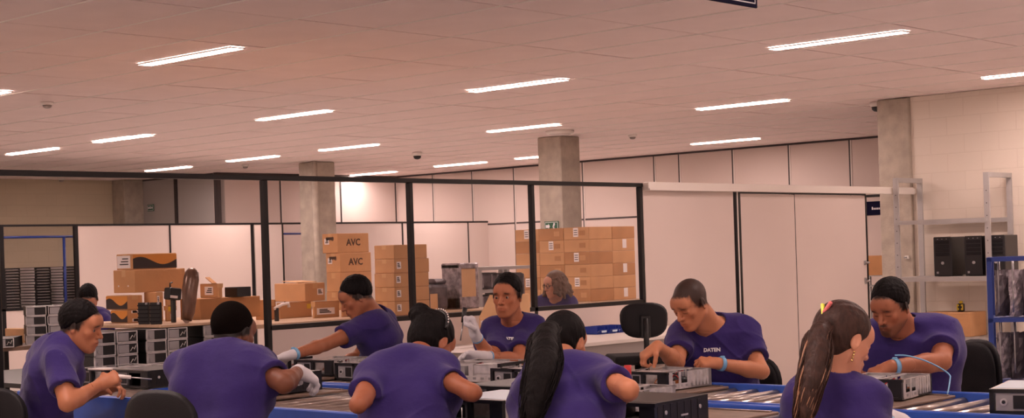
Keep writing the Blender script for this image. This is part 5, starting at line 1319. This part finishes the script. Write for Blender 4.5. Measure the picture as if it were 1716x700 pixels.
s=atd(122,535,14.0); e=atd(114,562,13.8); w=atd(120,522,13.8); s2=atd(174,537,14.0); e2=atd(186,570,13.8); w2=atd(165,578,13.7)
mkp('p10','man bending forward behind the far stack of cases at the left, hand beside his head',group='people behind the glazed partition',
 head=atd(148,500,13.9),face=cv(.15,-.72,-.68),neck=atd(148,523,14.1),pelvis=atd(150,620,14.4),fwd=cv(.1,-1),sR=s,sL=s2,eR=e,wR=w,eL=e2,wL=w2,
 hR=dict(d=cv(.05,-.1,1),n=cv(.9,0,0),curl=.8),hL=dict(d=cv(-.6,-.5,-.1),n=cv(0,0,-1),curl=.5),
 skin=(172,112,84),hair='short',lid=.9,seed=10,vox=.011,fine=.006)
s=atd(953,508,13.5); e=atd(958,552,13.3); w=atd(925,556,13.2); s2=atd(908,509,13.5); e2=atd(902,552,13.3); w2=atd(918,558,13.1)
mkp('p11','woman with glasses and wavy light brown hair, seen through the glass',group='people behind the glazed partition',
 hs=.93,head=atd(930,476,13.35),face=cv(-.82,-.50,-.15),neck=atd(932,502,13.5),pelvis=atd(934,596,13.6),fwd=cv(-.6,-.8),sL=s,sR=s2,eL=e,wL=w,eR=e2,wR=w2,fem=1,
 hR=dict(d=cv(-.3,-.8,-.1),n=cv(0,0,-1),curl=.5),hL=dict(d=cv(-.6,-.6,-.1),n=cv(0,0,-1),curl=.5),
 skin=(205,146,120),hair='bob',hcol=(110,80,60),lid=.3,seed=11,vox=.011,fine=.005)
# ================= ACCESSORIES, CHAIRS UNDER PEOPLE =================
PL=lambda k:PP[k]
def chair_for(k,lab,back=.05,px=None,dz=0,fw=None):
    P=PP[k]; pv=P['pelvis']; f=A(P['fwd']) if fw is None else nv(A(fw)); f=f/np.linalg.norm(f); rz=math.atan2(f[1],f[0])-PI/2
    x,y=pv[0]-f[0]*back,pv[1]-f[1]*back
    o=put_chair(x,y,rz,lab,1.0)
    if dz:
        pass
    for c in kids(o):
        if c.name.startswith(('backrest','back_cushion')): c.location.z=.80+dz
    return o
chair_for('p1','dark office chair at the bottom left corner under the man in profile',fw=cv(.45,.9),back=.06,dz=-.07)
chair_for('p2','dark office chair with oval backrest under the man with his back to the camera',fw=cv(.5,.87),back=.06)
chair_for('p4','dark office chair under the woman with the bun',dz=-.14)
chair_for('p6','dark office chair under the woman with the long black ponytail',fw=cv(.55,.83),dz=-.08,back=.03)
chair_for('p8','dark office chair under the woman with the yellow hair clip',dz=-.14)
chair_for('p3','office chair under the man bending left',dz=-.1)
chair_for('p5','office chair under the man who looks at the camera')
chair_for('p7','office chair under the man with cropped hair',dz=-.1)
chair_for('p9','black office chair with backrest right of the bearded man',fw=cv(-.95,-.3),back=.12)
chair_for('p11','office chair under the woman with glasses',dz=-.1)
chair_for('p10','office chair under the man bending forward behind the far cases',dz=-.1)
for k,x,y in (('p5',853,569),('p7',1193,586)): chest_text(PP[k],x,y,.024 if k=='p5' else .026,k=='p5')
# yellow clip
P=PP['p8']; hg=P['hg']; R=P['R']
c=hg(.01,-.100,.068); m=MB(); r_=P['root']
M=Matrix([[*(R[i,:]),c[i]] for i in range(3)]+[[0,0,0,1]]); 
for s,mt in ((-1,0),(1,1)): m.M=M; m.box((s*.010-.004,-.012,0.004*s),(.012,.014,.050),(0,.5*s,0),bev=.004,mi=mt)
m.build('hair_clip',[mat('clip_yellow',(226,232,60),.3),mat('clip_pink',(228,120,120),.3)],r_)
def earring(k,side,ln=3):
    P=PP[k]; m=MB(); 
    for j in range(ln): c=P['hg'](side*.082,-.004,-.046-.010*j); m.sph(c,.0042,n=6)
    m.build('earring',M_gold,P['root'])
earring('p8',1,4); earring('p6',1,3); earring('p4',-1,3); earring('p4',1,1)
P=PP['p4']; m=MB()
pts=[P['hg'](.085*math.sin(a)*1.03,-.035-.0*math.cos(a),.035+.093*math.cos(a)) for a in [(-1.5+3.0*i/20) for i in range(21)]]
m.tube(pts,.008,n=8); m.build('headband',M_dark,P['root'])
m=MB()
for i in range(6,19,1): a=-1.5+3.0*i/20; m.sph(P['hg'](.0945*math.sin(a)*1.03,-.040,.035+.1025*math.cos(a)),.0036,n=5)
m.build('headband_beads',M_lab,P['root'])
# glasses of the woman behind the pane
P=PP['p11']; m=MB()
for s in (-1,1):
    pts=[P['hg'](s*.031+.022*math.cos(a),.100,.0+.019*math.sin(a)) for a in [2*PI*i/14 for i in range(15)]]; m.tube(pts,.0024,n=5,cap=False); m.tube([P['hg'](s*.053,.099,.004),P['hg'](s*.078,.01,.0)],.002,n=5)
m.tube([P['hg'](-.010,.102,.004),P['hg'](.010,.102,.004)],.0024,n=5); m.build('spectacles',M_lensf,P['root'])
# tools in hands
def tool(name,lab,a,b,r,mt,tip=None,cat='tool'):
    a=Vector(a); b=Vector(b); o=thing(name,lab,cat,a); m=MB(); m.cyl((0,0,0),(b-a)*.45,r,r*.8,n=12); m.build('handle',mt,o)
    m=MB(); m.cyl((b-a)*.44,(b-a),r*.28,r*.28,n=8); m.build('shaft',M_steel if tip is None else tip,o); return o
w=Vector(PP['p1']['wR']); f=w+cv(.075,.03,.035); tool('screwdriver','pale screwdriver in the fist of the man in profile',f+cv(-.01,0,.005),f+cv(.16,.05,-.02),.011,M_lab)
tool('assembly_rod','thin pale rod in front of the fist of the man in profile',f+cv(-.14,.02,.04),f+cv(.12,.05,.03),.006,M_lab)
w=Vector(PP['p5']['wR']); f=w+Vector(cv(-.03,-.01,.11)); tool('screwdriver','dark electric screwdriver in the raised white glove',f+cv(-.02,0,.04),f+cv(-.05,-.03,-.14),.014,M_dark)
x,y=on(1054,676); tool('screwdriver','red screwdriver under the raised elbow of the woman with the long ponytail',(x,y,CT+.17),(x,y,CT+.035),.017,M_cabr)
w=Vector(PP['p7']['wR']); f=w+Vector(cv(-.055,-.03,-.07)); tool('screwdriver','thin dark screwdriver held down by the man with cropped hair',f+cv(0,0,.03),f+cv(.015,0,-.10),.007,M_dark,M_dark)
p=atd(774,690,5.6); tool('screwdriver','screwdriver with light blue tip standing in the open black case',Vector((p.x,p.y,CT+.02)),Vector((p.x,p.y,CT+.13)),.007,M_band)
# red ribbon/cable
P=PP['p9']; w=Vector(P['wL']); e=Vector(P['eL']); d_=(w-e).normalized(); s0=w-d_*.02+Vector((0,0,.05))
q=onz(1588,660,CT+.03); q=Vector((q.x,q.y,CT+.034)); m=MB(); pts=[s0,s0+cv(.05,-.03,.0),s0+cv(.14,-.05,-.03),s0+cv(.24,-.03,-.09)]; pts=pts+[pts[-1].lerp(q,t)+Vector((0,0,-.01*math.sin(t*PI))) for t in (.25,.5,.75,1)]
o=thing('wrist_lead','pale blue lead hanging from the wrist strap of the bearded man to the rail','cable',s0); m.M=Matrix.Translation(-s0); m.tube(smooth_pts(pts),.0035,n=6); m.build('coil_cord',M_band,o)
x,y=TRAY; x-=.02; y+=.08; z_=0;o=thing('cable_bundle','bundle of white and red cables hanging before the man in profile at the left','cable',(x,y,CT)); 
for k in range(4):
    m=MB(); pts=[(.02*k+.02*math.sin(j+k),.03*math.cos(j*1.3+k)-.01*j,.15-.022*j+(.008*math.sin(j*2))) for j in range(8)]; m.tube(smooth_pts(pts),.003,n=6); m.build('cable',(M_cab,M_cabr,M_cab,M_psu)[k],o)
# free tall chair by the bench
q=atd(1069,600,11.2); o=put_chair(q.x,q.y,math.atan2(RT.y,RT.x)+.15,'empty black office chair turned away before the white bench',1.0,None)
for c in kids(o):
    n=c.name
    if n.startswith(('backrest','back_cushion')): c.location.z=.985; c.scale=(.90,.9,.66)
    if n.startswith('back_bracket'): c.location.z=.20
    if n.startswith(('seat')): c.location.z=.25; c.scale=(.88,.88,1)
    if n.startswith('gas_column'): c.scale=(1,1,1.9); c.location.z=-.12
for o in COL.objects:
    l=o.get('label')
    if l and len(l.split())>16: print('LONG',len(l.split()),l)
bpy.context.view_layer.update()
for n in ('cardboard_box.016','cardboard_box.056','cardboard_box.006','cardboard_box.057'):
    if n in bpy.data.objects: print('BX',n,bpy.data.objects[n].get('label'),tuple(round(v,2) for v in bpy.data.objects[n].location))
# ================= CAMERA, WORLD, COLOUR =================
cam=bpy.data.cameras.new('camera'); co=bpy.data.objects.new('camera',cam); COL.objects.link(co)
cam.sensor_fit='HORIZONTAL'; cam.sensor_width=36; cam.lens=FPX/1716*36; cam.clip_end=100
ang=math.atan2(SR,CR)   # roll
# image-right axis in world: CR*RT + SR*UP
r_=(RT*CR-UP*SR).normalized(); u_=(UP*CR+RT*SR).normalized(); b_=-FW
co.matrix_world=Matrix(((r_.x,u_.x,b_.x,0),(r_.y,u_.y,b_.y,0),(r_.z,u_.z,b_.z,CAMH),(0,0,0,1)))
cam.shift_y=V0/1716; cam.shift_x=-V0*SR/1716
SC.camera=co
w=bpy.data.worlds.new('world'); SC.world=w; w.use_nodes=True
bg=w.node_tree.nodes['Background']; bg.inputs[0].default_value=(*srgb((255,214,200)),1); bg.inputs[1].default_value=WORLD
SC.view_settings.view_transform='Standard'; SC.view_settings.look='None'; SC.view_settings.gamma=1; SC.view_settings.exposure=EXPO
SC.view_settings.use_curve_mapping=False
SC.cycles.use_denoising=True
SC.cycles.max_bounces=8; SC.cycles.diffuse_bounces=4; SC.cycles.transparent_max_bounces=16; SC.cycles.glossy_bounces=3
